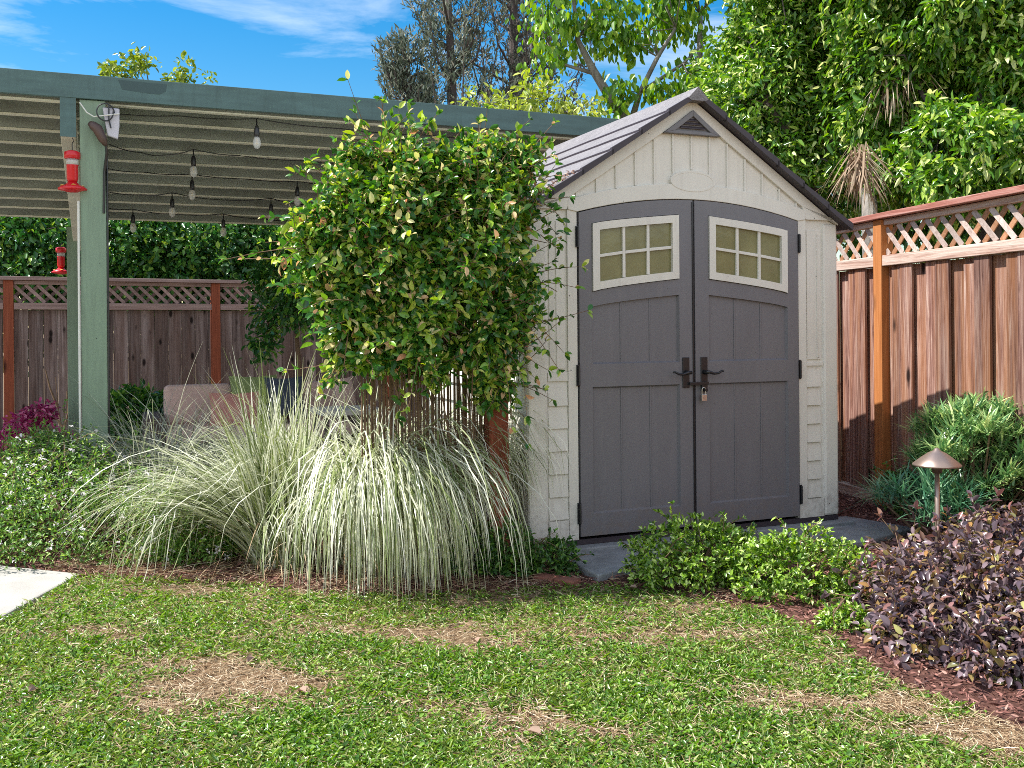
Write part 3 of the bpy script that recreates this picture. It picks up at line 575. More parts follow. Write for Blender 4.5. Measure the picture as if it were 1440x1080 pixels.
# doors
def door(side):
    # side 0: left, 1: right ; built in left-door coordinates mirrored about CXS
    mir = (lambda s: s) if side == 0 else (lambda s: 2*CXS-s)
    gapc = .7555
    def P(pts): return [(mir(s), z) for s, z in pts]
    g = MB(); e = gapc
    g.prism(P([(.004, .118), (e, .118)]+arcpts(e, .004, 1.951, 2.051)), .010, .045)
    root = g.build('door', MT['gray'], shed); y0, y1 = -.008, .0098
    g = MB(); e0, e1, i0, i1 = .004, gapc, .084, .660
    def ap(a, b, ze, zm, n=10, half=.762): return arcpts(a, b, ze, zm, half, n)
    g.prism(P([(e0, .118), (i0, .118)]+[(i0, arc(i0, 1.951, 2.051))]+[(e0, 1.951)]), y0, y1)
    g.prism(P([(i1, .118), (e1, .118), (e1, arc(e1, 1.951, 2.051)), (i1, arc(i1, 1.951, 2.051))]), y0, y1)
    wt = lambda s: 1.893+(1.965-1.893)*((s-i0)/(i1-i0))**.75      # window top
    wb = lambda s: 1.500+(1.582-1.500)*((s-i0)/(i1-i0))**.75
    pt = lambda s: 1.418+(1.490-1.418)*((s-i0)/(i1-i0))**.75
    ss = np.linspace(i0, i1, 9)
    g.prism(P([(s, wt(s)) for s in ss]+[(s, arc(s, 1.951, 2.051)) for s in ss[::-1]]), y0, y1)
    g.prism(P([(s, pt(s)) for s in ss]+[(s, wb(s)) for s in ss[::-1]]), y0, y1)
    g.prism(P([(i0, .962), (i1, .962), (i1, 1.092), (i0, 1.092)]), y0, y1)
    g.prism(P([(i0, .118), (i1, .118), (i1, .243), (i0, .243)]), y0, y1)
    g.build('door_frame', MT['gray'], root)
    g = MB()
    for k in (1, 2):
        s = i0+(i1-i0)*k/3
        for za, zb in ((.247, .957), (1.097, pt(s)-.006)):
            a, b = sorted((mir(s-.005), mir(s+.005))); g.box(a, b, .006, .0098, za, zb)
    g.build('plank_bead', MT['gray'], root, bevel=.0015)
    g = MB(); e_ = .009
    for za, zb, q0_, q1_ in ((.243, .962, i0, i1), (1.092, None, i0, i1)):
        f0, f1 = -.0075, .0094
        def sl_(a, b, c, d):
            # sloped strip: a,b on the frame edge, c,d on the panel
            pts = [(mir(a[0]), f0, a[1]), (mir(b[0]), f0, b[1]), (mir(c[0]), f1, c[1]), (mir(d[0]), f1, d[1])]; fc = g.bm.faces.new([g.bm.verts.new(p) for p in pts])
        zt = zb if zb else pt(q0_)
        zt2 = zb if zb else pt(q1_)
        sl_((q0_, za), (q1_, za), (q1_-e_, za+e_), (q0_+e_, za+e_))
        sl_((q0_, zt), (q0_, za), (q0_+e_, za+e_), (q0_+e_, zt-e_)); sl_((q1_, za), (q1_, zt2), (q1_-e_, zt2-e_), (q1_-e_, za+e_))
        if zb: sl_((q1_, zt), (q0_, zt), (q0_+e_, zt-e_), (q1_-e_, zt-e_))
    g.build('panel_moulding', MT['gray'], root)
    # window
    w0, w1 = i0+.004, i1-.004; ss = np.linspace(w0, w1, 9); fw = .044
    g = MB()
    ot = lambda s: wt(min(max(s, i0), i1))-.004; ob = lambda s: wb(min(max(s, i0), i1))+.004
    it = lambda s: ot(s)-fw; ib = lambda s: ob(s)+fw
    si = np.linspace(w0+fw, w1-fw, 9)
    g.prism(P([(s, it(s)) for s in si]+[(s, ot(s)) for s in si[::-1]]), -.018, .0096)
    g.prism(P([(s, ob(s)) for s in si]+[(s, ib(s)) for s in si[::-1]]), -.018, .0096)
    g.prism(P([(w0, ob(w0)), (si[0], ob(si[0])), (si[0], ot(si[0])), (w0, ot(w0))]), -.018, .0096)
    g.prism(P([(si[-1], ob(si[-1])), (w1, ob(w1)), (w1, ot(w1)), (si[-1], ot(si[-1]))]), -.018, .0096)
    wf = g.build('window_frame', MT['cream'], root)
    g = MB(); mw = .009
    for k in (1, 2):
        s = si[0]+(si[-1]-si[0])*k/3; a, b = sorted((mir(s-mw), mir(s+mw))); g.box(a, b, -.010, .0094, ib(s)+.001, it(s)-.001)
    md = lambda s: (it(s)+ib(s))/2
    segs = [si[0]+.0005, si[0]+(si[-1]-si[0])/3-mw, si[0]+(si[-1]-si[0])/3+mw, si[0]+(si[-1]-si[0])*2/3-mw, si[0]+(si[-1]-si[0])*2/3+mw, si[-1]-.0005]
    for k in (0, 2, 4):
        a, b = segs[k]+.0004, segs[k+1]-.0004; g.prism(P([(a, md(a)-mw), (b, md(b)-mw), (b, md(b)+mw), (a, md(a)+mw)]), -.010, .0094)
    g.build('muntin', MT['cream'], wf, bevel=.002)
    g = MB(); g.prism(P([(s, ib(s)-.002) for s in si]+[(s, it(s)+.002) for s in si[::-1]]), .004, .0092); g.build('pane', MT['pane'], wf)
    # lever handle
    hs0 = .699
    g = MB(); a, b = sorted((mir(hs0-.0225), mir(hs0+.0225))); g.box(a, b, -.016, -.0082, .94, 1.12)
    hd = g.build('handle', MT['black'], root, bevel=.002)
    g = MB(); g.tube([(mir(hs0), -.016, 1.03), (mir(hs0), -.05, 1.03)], [.014, .011], 12)
    g.tube([(mir(hs0+.012), -.052, 1.031), (mir(hs0-.012), -.054, 1.031), (mir(hs0-.045), -.054, 1.021), (mir(hs0-.075), -.054, 1.024), (mir(hs0-.10), -.052, 1.037), (mir(hs0-.112), -.05, 1.034)], [.011, .010, .0075, .007, .007, .0045], 8)
    g.build('lever', MT['black'], hd, smooth=True)
    # hinges
    for zc in (1.815, 1.03, .25):
        g = MB(); a, b = sorted((mir(-.016), mir(.006))); g.box(a, b, -.0085, -.0085+.008, zc-.06, zc+.06); g.tube([(mir(-.005), -.018, zc-.055), (mir(-.005), -.018, zc+.055)], .006, 8)
        g.build('hinge', MT['black'], root, bevel=.001)
    return root
dl = door(0); dr = door(1)
g = MB(); g.box(.7485, .7555, -.014, -.0085, .13, 2.04); g.build('astragal', MT['black'], dl)
# hasp across the two doors
g = MB(); g.box(.715, .845, -.034, -.018, .955, .973); g.box(.800, .836, -.03, -.0162, .915, .960); g.tube([(.818, -.036, .925), (.818, -.048, .925)], .012, 10)
g.build('hasp', MT['black'], dr, bevel=.002)
g = MB(); g.box(S0-.005, S1+.005, .005, TD, .07, .0995); g.build('base', MT['roofdark'], shed)
# padlock (hangs from the hasp)
pl = thing('padlock', 'small silver padlock hanging from the black hasp between the shed doors', 'padlock', tuple(SO+U*.800+V*-.045+ZV*.86), A)
g = MB(); g.box(-.019, .019, -.008, .008, 0, .040); g.build('body', MT['steel'], pl, bevel=.003)
g = MB(); g.tube([(.0125*math.cos(t), 0, .040+(.028 if 0 < t < math.pi else .0)*1+.0125*math.sin(t)) for t in np.linspace(0, math.pi, 9)], .003, 8)
g.tube([(-.0125, 0, .036), (-.0125, 0, .068)], .003, 8); g.tube([(.0125, 0, .036), (.0125, 0, .068)], .003, 8); g.build('shackle', MT['steel'], pl)
def loc2(s, t, z=0.): return SO+U*s+V*t+ZV*z
# concrete pad beneath the shed
pad = thing('concrete_pad', 'low dirty concrete pad directly beneath the shed', 'pad', (SO[0], SO[1], 0), A)
g = MB(); g.box(S0-.06, S1+.07, -.075, TD+.1, 0.005, .068); g.build('slab', MT['slab'], pad, bevel=.008)
def stone(name, label, pts, z1, cat='paving slab'):
    c = np.mean([gnd(*p) for p in pts], 0); t = thing(name, label, cat, (c[0], c[1], 0))
    g = MB(); g.zprism([tuple((gnd(*p)-c)[:2]) for p in pts], .004, z1); g.build('slab', MT['slab'], t, bevel=.008)
stone('paving_slab', 'grey concrete paving slab in front of the left shed door between two bushes', [(795, 768), (925, 752), (935, 800), (841, 822), (797, 800)], .05)
stone('paving_slab', 'wide grey concrete paving slab in front of the right shed door by the mulch', [(1060, 744), (1190, 735), (1288, 752), (1215, 772), (1100, 778)], .045)
b0 = gnd(755, 817); b1 = gnd(812, 826)
t = thing('brick_edging', 'low row of red bricks edging the bed beside the paving slab', 'edging', tuple(b0))
for k in range(2):
    g = MB(); q = b0+(b1-b0)*k*.52-b0; d_ = (b1-b0)*.48; g.bar(q+[0, 0, .018], q+d_+[0, 0, .018], .08, .036, (0, 0, 1)); g.build('brick', MT['brick'], t, bevel=.005)

# ================================================================== FENCES
def fence(name, label, o, d, length, H, zm, posts, bw, mats, style, group, lat=.155, base_z=0., x0=0.):
    """o origin, d unit direction (local x). local y points away from the camera side."""
    ang = math.atan2(d[1], d[0]); t = thing(name, label, 'fence', (o[0], o[1], base_z), ang, group)
    fb, pm, lm, lm2, rm, cm = mats
    for p in posts:
        g = MB(); g.box(p-.05, p+.05, -.055, .045, 0, H-.043); g.build('post', pm, t, bevel=.004)
    g = MB(); ends = [x0]+[p for p in posts]+[length]
    g.hexa([(x0-.1, -.085, H-.04), (length, -.085, H-.04), (length, .07, H-.04), (x0-.1, .07, H-.04), (x0-.1, -.085, H), (length, -.085, H), (length, .07, H), (x0-.1, .07, H)])
    g.build('top_cap', cm, t, bevel=.004)
    xs = sorted(set([x0]+list(posts)+[length]))
    for i in range(len(xs)-1):
        a = xs[i]+(.052 if xs[i] in posts else 0); b = xs[i+1]-(.052 if xs[i+1] in posts else 0)
        if b-a < .1: continue
        g = MB(); g.box(a, b, -.05, .02, zm, zm+.075); g.build('rail', rm, t, bevel=.004); g = MB(); g.box(a, b, -.035, .02, H-.085, H-.044); g.build('rail', rm, t, bevel=.004)
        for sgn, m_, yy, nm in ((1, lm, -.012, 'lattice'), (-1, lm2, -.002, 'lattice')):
            g = MB(); z0, z1 = zm+.078, H-.088; h = z1-z0; x = a-h+R.uniform(0, lat)
            while x < b:
                # slat from (x,z1) down to (x+h,z0) (sgn=1) or mirrored
                xa, xb = x, x+h; za, zb = (z1, z0) if sgn == 1 else (z0, z1)
                ka, kb = max(0, (a-xa)/h), min(1, (b-xa)/h)
                if kb-ka > .08:
                    pA = (xa+h*ka, yy, za+(zb-za)*ka); pB = (xa+h*kb, yy, za+(zb-za)*kb); g.bar(pA, pB, .036, .008, (0, 1, 0))
                x += lat
            g.build(nm, m_, t)
        g = MB(); x = a+.002
        if style == 'flush':
            while x < b-.02:
                w_ = min(bw*random.uniform(.92, 1.06), b-x); y = random.uniform(-.004, .004); g.box(x, x+w_-.004, y, y+.018, .05, zm-.003-random.random()*.006); x += w_
        else:
            x = a-.3
            while x < b:
                wv = random.uniform(.225, .25)
                zt = zm-.004-random.choice((0, .0, .03, .05))
                if x+wv > a+.02 and x < b-.02: 
                    xa, xb = max(a, x), min(b, x+wv); sp = xa+(xb-xa)*.42
                    g.box(xa, sp-.002, -.026, -.008, .1, zt-random.choice((0, .04))); g.box(sp+.001, xb, -.031, -.012, .1, zt)
                x2 = x+wv-.03
                if x2+.24 > a and x2 < b-.01: g.box(max(a, x2), min(b, x2+.24), .006, .024, .1, zm-.004)
                x += bw
        g.build('board_panel', fb, t, bevel=.0015)
        g = MB(); g.box(a, b, -.04, .03, .0, .095 if style != 'flush' else .048); g.build('kickboard', rm if style != 'flush' else fb, t, bevel=.004)
    return t
# right fence, receding
FD = np.array([-.23, .973, 0.]); FA = np.array([2.525, 7.8, 0]); far = FA+FD*2.2; L_ = 8.5
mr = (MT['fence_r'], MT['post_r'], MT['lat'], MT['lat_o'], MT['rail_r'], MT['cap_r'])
fence('fence', 'weathered reddish board fence with pale lattice top on the right of the shed', far, -FD, L_, 2.10, 1.725, (2.2+.66, 2.2+.66-2.44, 2.2+.66+2.44, 2.2+.66+4.88), .378, mr, 'bob', None)
# back fence
p1 = np.array([-5.563, 11., 0]); p2 = np.array([-3.606, 12.1, 0]); bd = (p2-p1)/np.linalg.norm(p2-p1); sp = np.linalg.norm(p2-p1)
bo = p1-bd*2*sp
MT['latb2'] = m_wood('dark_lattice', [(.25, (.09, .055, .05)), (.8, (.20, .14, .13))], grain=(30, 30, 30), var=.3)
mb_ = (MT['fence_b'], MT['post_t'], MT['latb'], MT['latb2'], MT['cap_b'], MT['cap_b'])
fence('fence', 'long greyish brown board fence with lattice top at the back under the pergola', bo, bd, sp*6, 1.925, 1.56, tuple(sp*k for k in range(1, 6)), .15, mb_, 'flush', None, lat=.12)

# ================================================================== PERGOLA
# near beam line: passes (x=130px, Y=6.9)
q0 = at(130, 137, 6.9); PB = np.array([q0[0], q0[1], 0.])
perg = thing('pergola', 'green and putty painted pergola with slatted roof left of the shed', 'pergola', tuple(PB), A)
ZB = 2.905; SL = -.155                                    # underside of fascia at post, roof slope along v
Xl, Xr = -3.2, 4.35
g = MB(); g.box(Xl, Xr, -.04, .0, ZB, ZB+.165); g.build('fascia_beam', MT['teal'], perg, bevel=.003)
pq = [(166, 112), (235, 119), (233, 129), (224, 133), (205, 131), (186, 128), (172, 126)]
g = MB(); g.prism([((onplane(*p, PB-V*.04, V)-PB) @ U, min(ZB+.163, onplane(*p, PB-V*.04, V)[2])) for p in pq], -.0412, -.038); g.build('dark_patch', m_plain('dark_teal_patch', (.035, .075, .08), .5), perg)  # irregular darker teal patch just proud of the fascia face
for k in range(11):
    y = .03+k*.305; z = ZB-.004+SL*y; g = MB(); g.box(Xl, Xr, y, y+.045, z, z+.14); jo = g.build('joist', MT['joistshade'], perg, bevel=.003)
    g = MB(); g.box(Xl, Xr, y-.004, y+.052, z-.012, z-.001); g.build('joist_lit_edge', MT['putty'], jo)  # pale strip paints the joist's bottom edge as lit from below
g = MB(); y1 = .03+10*.305+.35
g.hexa([(Xl, .004, ZB+.142), (Xr, .004, ZB+.142), (Xr, y1, ZB+.142+SL*y1), (Xl, y1, ZB+.142+SL*y1), (Xl, .004, ZB+.156), (Xr, .004, ZB+.156), (Xr, y1, ZB+.156+SL*y1), (Xl, y1, ZB+.156+SL*y1)])
g.build('roof_panel', MT['putty'], perg)
# sloping side beam going back from the post
bx = -.155
g = MB(); w_ = .095
zt0, zb0 = ZB-.006, ZB-.265; L2 = 3.45
g.hexa([(bx-w_/2, -.03, zb0), (bx+w_/2, -.03, zb0), (bx+w_/2, L2, zb0+SL*L2+.02), (bx-w_/2, L2, zb0+SL*L2+.02), (bx-w_/2, -.03, zt0), (bx+w_/2, -.03, zt0), (bx+w_/2, L2, zt0+SL*L2), (bx-w_/2, L2, zt0+SL*L2)])
g.build('side_beam', MT['putty'], perg, bevel=.003)
g = MB(); g.box(bx-w_/2-.003, bx+w_/2+.003, -.036, -.0305, zb0-.004, ZB-.001); g.build('beam_end_board', MT['teal'], perg)
g = MB(); g.box(-.083, .083, -.02, .146, 0, ZB-.003); g.build('post', MT['sage'], perg, bevel=.006)
fp = at(104, 500, 9.7); d_ = fp-PB; lx, ly = d_ @ U, d_ @ V
g = MB(); g.box(lx-.055, lx+.055, ly-.055, ly+.055, .04, ZB+SL*ly-.1); g.build('post', MT['sage'], perg, bevel=.004)
g = MB(); g.tube([(-.094, -.03, 0), (-.094, -.03, 2.2)], .008, 8); g.build('conduit', MT['white'], perg)
g = MB(); g.tube([(.091, -.012, .3), (.091, -.012, 1.4), (.090, -.012, 2.55)], .007, 8); g.build('cord', MT['black'], perg)
# lantern / spotlight in plastic on the post
ol = thing('spotlight', 'brown metal spotlight with clear plastic cover and coiled black cord on the pergola post', 'spotlight', tuple(PB), A)
def PL(x, y, off=0.):
    """local pergola coords of a pixel on the plane local-y=off"""
    p = onplane(x, y, PB+V*off, V)-PB; return np.array([p @ U, off, p[2]])
a, b, c = PL(126, 173, -.06), PL(137, 181, -.08), PL(149, 205, -.09)
g = MB(); g.tube([a, a*.6+b*.4, b, b*.4+c*.6, c], [.018, .03, .036, .03, .012], 12); g.build('housing', MT['brownmetal'], ol, smooth=True)
q = [PL(*p, -.04) for p in ((144, 152), (168, 154), (168, 178), (166, 197), (151, 192))]
g = MB(); g.prism([(p[0], p[2]) for p in q], -.075, -.045); g.build('cover', MT['plastic'], ol, bevel=.008)
cc = PL(148, 158, -.085); g = MB(); g.tube([cc+np.array([.058*math.cos(t)*(1-.02*t), -.01*t/6, .060*math.sin(t)]) for t in np.linspace(0, 6.4, 20)], .005, 6)
g.tube([PL(153, 148, -.09), PL(153, 168, -.09), PL(156, 180, -.09)], .006, 6); g.tube([PL(149, 203, -.09), PL(150, 215, -.06), PL(147, 240, -.03), PL(146, 300, -.02)], .009, 6)
g.build('cord', MT['black'], ol)
g = MB(); g.tube([PL(112, 144, -.05), PL(122, 158, -.07), PL(132, 164, -.08), PL(150, 162, -.1), PL(168, 160, -.09)], .0045, 6); g.build('white_wire', MT['white'], ol)

# string lights: strands run along the joists
def under(x, y, dz=.015):
    n = np.array([V[0]*-SL, V[1]*-SL, 1.]); n = unit(n); return onplane(x, y, PB+ZV*(ZB-dz), n)
strands = [
 ('string light strand nearest the green beam holding the largest clear bulb', [(148, 158), (250, 163), (361, 167), (480, 181), (600, 190), (700, 196)], [(361, 167)]),
 ('second string light strand behind the beam with its bulb above the grass', [(153, 203), (200, 215), (232, 218), (272, 210), (340, 219), (430, 226), (520, 232)], [(272, 210)]),
 ('third string light strand crossing the middle of the pergola ceiling', [(147, 236), (200, 242), (270, 245), (340, 251), (418, 255), (500, 262)], [(270, 245), (418, 255)]),
 ('fourth string light strand with bulbs either side of the middle', [(147, 269), (200, 274), (242, 271), (310, 281), (381, 279), (440, 289), (500, 292)], [(242, 271), (381, 279)]),
 ('farthest lower string light strand just above the hedge', [(147, 292), (187, 294), (240, 301), (314, 301), (370, 308), (430, 310)], [(187, 294), (314, 301)])]
for label, pts, bl in strands:
    o0 = under(*pts[0]); t = thing('string_light', label, 'string light', tuple(o0), group='string lights under the pergola')
    g = MB(); W_ = [under(*p)-o0 for p in pts]; dense = []
    for i in range(len(W_)-1):
        for s in np.linspace(0, 1, 5)[:-1]: dense.append(W_[i]*(1-s)+W_[i+1]*s-ZV*.012*math.sin(s*math.pi))
    dense.append(W_[-1]); g.tube(dense, .0042, 6); g.build('cable', MT['black'], t)
    for p in bl:
        c = under(*p)-o0
        g = MB(); g.lathe([(.004, 0), (.006, -.05), (.013, -.055), (.019, -.075), (.021, -.12), (.018, -.135)][::-1], (c[0], c[1]), 12, c[2]); bo_ = g.build('bulb_socket', MT['black'], t, smooth=True)
        g = MB(); g.lathe([(.006, -.225), (.020, -.215), (.029, -.195), (.030, -.175), (.024, -.150), (.016, -.134)], (c[0], c[1]), 14, c[2]); g.build('glass_bulb', MT['glass'], bo_, smooth=True)
        g = MB(); g.tube([(c[0], c[1], c[2]-.137), (c[0]+.005, c[1], c[2]-.19), (c[0]-.005, c[1], c[2]-.19), (c[0], c[1], c[2]-.14)], .0018, 5); g.build('filament', MT['yellow'], bo_)
# hummingbird feeders
def feeder(label, p, k, hook):
    t = thing('hummingbird_feeder', label, 'bird feeder', tuple(p), group='red hummingbird feeders')
    def L(name, prof, m, par=t, sm=True): g = MB(); g.lathe([(r*k, h*k) for r, h in prof], n=20); return g.build(name, MT[m], par, smooth=sm)
    L('base', [(.03, -.02), (.055, -.012), (.088, -.006), (.092, .003), (.07, .018), (.045, .028), (.03, .045)], 'red')
    L('reservoir', [(.028, .045), (.036, .07), (.036, .155), (.040, .16)], 'red')
    L('glass_neck', [(.038, .16), (.038, .20)], 'glass')
    L('cap', [(.040, .20), (.050, .205), (.050, .245), (.03, .255)], 'red')
    for i in range(4):
        a_ = i*math.pi/2+.5; g = MB(); g.lathe([(.003*k, 0), (.016*k, .004*k), (.006*k, .010*k)], (.062*k*math.cos(a_), .062*k*math.sin(a_)), 8, .018*k); g.build('flower_port', MT['yellow'], t)
    g = MB(); g.tube([(0, 0, .25*k), (0, 0, .25*k+hook*.6), (.012, 0, .25*k+hook*.8), (0, 0, .25*k+hook)], .003, 6); g.build('hook', MT['black'], t)
f1 = onplane(102, 266, PB+V*(-.02), V); feeder('red hummingbird feeder with clear neck hanging in front of the green pergola post', f1, 1.03, .095)
f2 = at(86, 383, 9.9); feeder('smaller looking red hummingbird feeder hanging at the far end of the side beam', f2, .98, .045)

# ================================================================== SOFA AND PILLOWS
so_ = at(232, 600, 8.6); sf = thing('outdoor_sofa', 'outdoor sofa with pinkish beige cushions behind the grass clumps', 'sofa', (so_[0], so_[1], .04), A)
def cushion(x0, x1, y0, y1, z0, z1, m, par, name, b=.05):
    g = MB(); g.box(x0, x1, y0, y1, z0, z1); o = g.build(name, MT[m], par, smooth=True); mm = o.modifiers.new('b', 'BEVEL'); mm.width = b; mm.segments = 4; return o
cushion(-.02, 1.78, -.1, .72, .05, .28, 'wicker', sf, 'frame', .02)
for x in (-.16, 1.64): cushion(x, x+.16, -.1, .72, .0, .52, 'wicker', sf, 'armrest', .02)
for k in range(3): cushion(.0+k*.55, .54+k*.55, -.14, .5, .285, .42, 'cush', sf, 'seat_cushion')
for k, (a_, b_) in enumerate(((.02, .62), (.64, 1.10), (1.12, 1.60))): cushion(a_, b_, .42, .62, .40, .77-.03*(k == 1), 'cush', sf, 'back_cushion')
def pillow(label, m, c, w_, h_, rz, tilt):
    t = thing('throw_pillow', label, 'pillow', tuple(c), A+rz)
    n_ = 9; vs = []; idx = {}
    xs = np.linspace(-1, 1, n_); fr = []; 
    for s_ in (1, -1):
        for i, a_ in enumerate(xs):
            for j, b_ in enumerate(xs):
                e_ = (1-abs(a_)**2.4)*(1-abs(b_)**2.4); k_ = 1+.06*(abs(a_*b_))**2-.05*(1-abs(a_*b_))
                idx[(s_, i, j)] = len(vs); y_ = s_*.075*e_**.6; z_ = b_*h_/2*k_
                vs.append((a_*w_/2*k_, y_+tilt*z_, z_))
    for s_ in (1, -1):
        for i in range(n_-1):
            for j in range(n_-1):
                f_ = [idx[(s_, i, j)], idx[(s_, i+1, j)], idx[(s_, i+1, j+1)], idx[(s_, i, j+1)]]; fr.append(f_[::s_])
    mesh_np('cover', np.array(vs), [np.array(fr)], MT[m], t, smooth=True)
so_w = np.array([so_[0], so_[1], 0])
def sp_(x, y, z): return so_w+U*x+V*y+ZV*z
pillow('olive green pillow leaning on top of the sofa back', 'greenp', sp_(.80, .30, .70), .42, .36, .1, .3)
pillow('dusty rose pillow on the sofa below the green pillow', 'rosep', sp_(.60, .14, .58), .42, .32, -.1, .35)
pillow('dark navy pillow beside the green pillow on the sofa', 'bluep', sp_(1.08, .28, .68), .36, .36, .2, .3)
pillow('pinkish beige round ended pillow at the right end of the sofa', 'cush', sp_(1.62, .2, .68), .22, .34, .5, .2)
ta = at(480, 620, 7.9); tb = thing('side_table', 'low pale grey table at the right end of the sofa behind the grass', 'table', (ta[0], ta[1], .04), A)
g = MB(); g.box(-.2, .3, -.25, .25, .60, .64); g.build('tabletop', MT['concrete'], tb, bevel=.005)
for x in (-.17, .25):
    for y in (-.2, .2): g = MB(); g.box(x, x+.03, y, y+.03, 0, .598); g.build('leg', MT['barkdark'], tb)

# ================================================================== TRELLIS WITH VINE
TP = np.array([-.092, 5.42, 0.])
TU = U; tl = thing('trellis', 'wooden trellis with red brown post and brown reed screen beneath the vine', 'trellis', tuple(TP), A)
g = MB(); g.box(-.055, .058, -.045, .045, 0, 2.0); g.build('post', MT['post_t'], tl, bevel=.004)
g = MB(); g.box(-.75, -.057, -.02, .02, 1.70, 1.76); g.build('rail', MT['post_t'], tl, bevel=.003)
g = MB()
for x in np.arange(-.74, -.065, .0125): g.tube([(x+random.uniform(-.005, .005), .01+random.uniform(-.006, .006), .01), (x+random.uniform(-.008, .008), .012, .9+random.random()*.3), (x+random.uniform(-.01, .01), .01, 1.698)], .0052, 5)
g.build('reed_screen', MT['stem'], tl)
# vine: outline on the trellis plane
vpx = [(432, 290), (452, 254), (490, 234), (526, 222), (562, 208), (600, 204), (640, 209), (676, 220), (712, 230), (738, 254), (756, 282), (760, 312), (750, 342), (742, 370), (734, 410), (722, 440),
       (712, 480), (706, 530), (698, 560), (690, 560), (672, 520), (645, 505), (620, 520), (596, 545), (565, 555), (530, 550), (498, 520), (468, 490), (442, 460), (430, 410), (420, 370), (422, 330)]
vo_ = TP-V*.12; VP_ = []
for p in vpx: w_ = onplane(*p, vo_, V)-vo_; VP_.append((w_ @ U, w_[2]))
vlo = np.min(VP_, 0); vhi = np.max(VP_, 0)
k = 60000; Q = np.c_[R.uniform(vlo[0], vhi[0], k), R.uniform(vlo[1], vhi[1], k)]
wob = .075*np.c_[sines(np.c_[Q, 0*Q[:, 0]], 11, seed=31), sines(np.c_[Q, 0*Q[:, 0]], 9, seed=32)]
ok = inpoly(Q+wob, VP_); Q = Q[ok]; dd = polydist(Q, VP_)
th = .27*np.sqrt(np.clip(dd/.3, 0.02, 1))*(1+.30*sines(np.c_[Q, 0*Q[:, 0]], 8, seed=33))*np.where(Q[:, 1] < 1.0, .6, 1)
sgn = np.where(R.random(len(Q)) < .66, -1, 1); dep = sgn*th*(1-.5*R.random(len(Q))**2.)*np.where(sgn > 0, 1.5, 1)
hole = sines(np.c_[Q[:, 0], dep, Q[:, 1]], 14, seed=35) > np.where(Q[:, 1] < 1.15, -.45, -.5)
Q, dep, dd, sgn = Q[hole], dep[hole], dd[hole], sgn[hole]
Q, dep, dd, sgn = Q[:10400], dep[:10400], dd[:10400], sgn[:10400]
base3 = vo_+Q[:, 0:1]*U+dep[:, None]*V+Q[:, 1:2]*ZV
cen = np.array([(vlo[0]+vhi[0])/2, 1.6]); rad2 = unit(Q-cen); edge = np.clip(1-dd/.3, 0, 1)[:, None]
nrm = unit(sgn[:, None]*V*(1.1-edge*.8)+edge*(rad2[:, 0:1]*U+rad2[:, 1:2]*ZV)*1.0+np.array([0, 0, .25]))
vroot = thing('climbing_vine', 'dense flowering vine with glossy green leaves smothering the trellis beside the shed', 'vine', tuple(TP))
va, qa = clusters(base3, nrm, 3, .025, .050, .025, out=.35, down=.15, rnd=1.0, droop=.25, hi=True)
vb_, qb_, smb = sprigs(base3, nrm, 460, .10, .32, .040, .021, up=.35, hi=True)
qa = np.concatenate([qa, qb_+len(va)]); va = np.concatenate([va, vb_])
# long shoots standing out of the top and sides
sh = smb; sv = []; sn = []
shoots = [((497, 205), (500, 178), (506, 168)), ((540, 195), (546, 180), (560, 176)), ((575, 190), (580, 176), (592, 172)), ((600, 190), (604, 172), (608, 168)), ((640, 195), (650, 178), (662, 182)), ((676, 205), (680, 185), (690, 180)), ((718, 225), (722, 205), (728, 196)),
          ((440, 250), (428, 236), (414, 246)), ((430, 300), (412, 300), (405, 312)), ((430, 400), (410, 396), (398, 404)), ((450, 240), (436, 224), (432, 228)), ((760, 330), (775, 345), (790, 352)), ((755, 300), (775, 318), (783, 330)), ((762, 285), (788, 298), (794, 320)), ((430, 350), (408, 356), (395, 372)),
          ((745, 420), (757, 430), (755, 450)), ((700, 520), (722, 500), (728, 470)), ((712, 480), (728, 520), (722, 560)), ((726, 440), (733, 480), (729, 545)), ((715, 460), (721, 540), (717, 590)), ((705, 540), (690, 570), (684, 580)), ((640, 500), (652, 560), (648, 575)), ((560, 540), (566, 570), (560, 590))]
for s3 in shoots:
    off = random.uniform(-.2, -.02); c3 = [onplane(*p, vo_+V*off, V) for p in s3]; pts = []
    for s in np.linspace(0, 1, 8): pts.append(c3[0]*(1-s)**2+c3[1]*2*s*(1-s)+c3[2]*s*s)
    sh.tube(pts, [.003*(1-.6*s) for s in np.linspace(0, 1, 8)], 5)
    for p in pts[1:]: sv.append(p); sn.append(unit(R.normal(size=3)))
v2, q2 = clusters(np.array(sv), np.array(sn), 2, .004, .05, .024, out=.9, down=.2, rnd=.3, hi=True)
mesh_np('foliage', np.concatenate([va, v2]), [qa, q2+len(va)], MT['vine'], vroot, rel=TP, smooth=True)
twigs(sh, TP+np.array([-.14, -.02, .05]), base3[Q[:, 1] < 1.7], .007, 12, 5, .0)
for i in R.choice(len(base3), 60): 
    p = base3[i]; d_ = rdir(1)[0]*np.array([1, .5, 1]); sh.tube([p, p+d_*.1+[0, 0, -.01], p+d_*.2+[0, 0, -.04]], [.003, .003, .002], 5)
o = sh.build('stems', MT['stem'], vroot); o.data.transform(Matrix.Translation(-Vector(tuple(TP))))
# honeysuckle blossoms
sel = R.choice(len(base3), 70); pf = base3[sel]+nrm[sel]*.03; v_, q_ = clusters(pf, nrm[sel], 7, .008, .03, .005, out=.8, down=.2, rnd=.6)
fl = m_leaf('vine_blossom', [(0, (.7, .4, .08)), (.5, (.8, .6, .3)), (1, (.65, .25, .18))], .6, .3); mesh_np('blossoms', v_, [q_], fl, vroot, rel=TP)

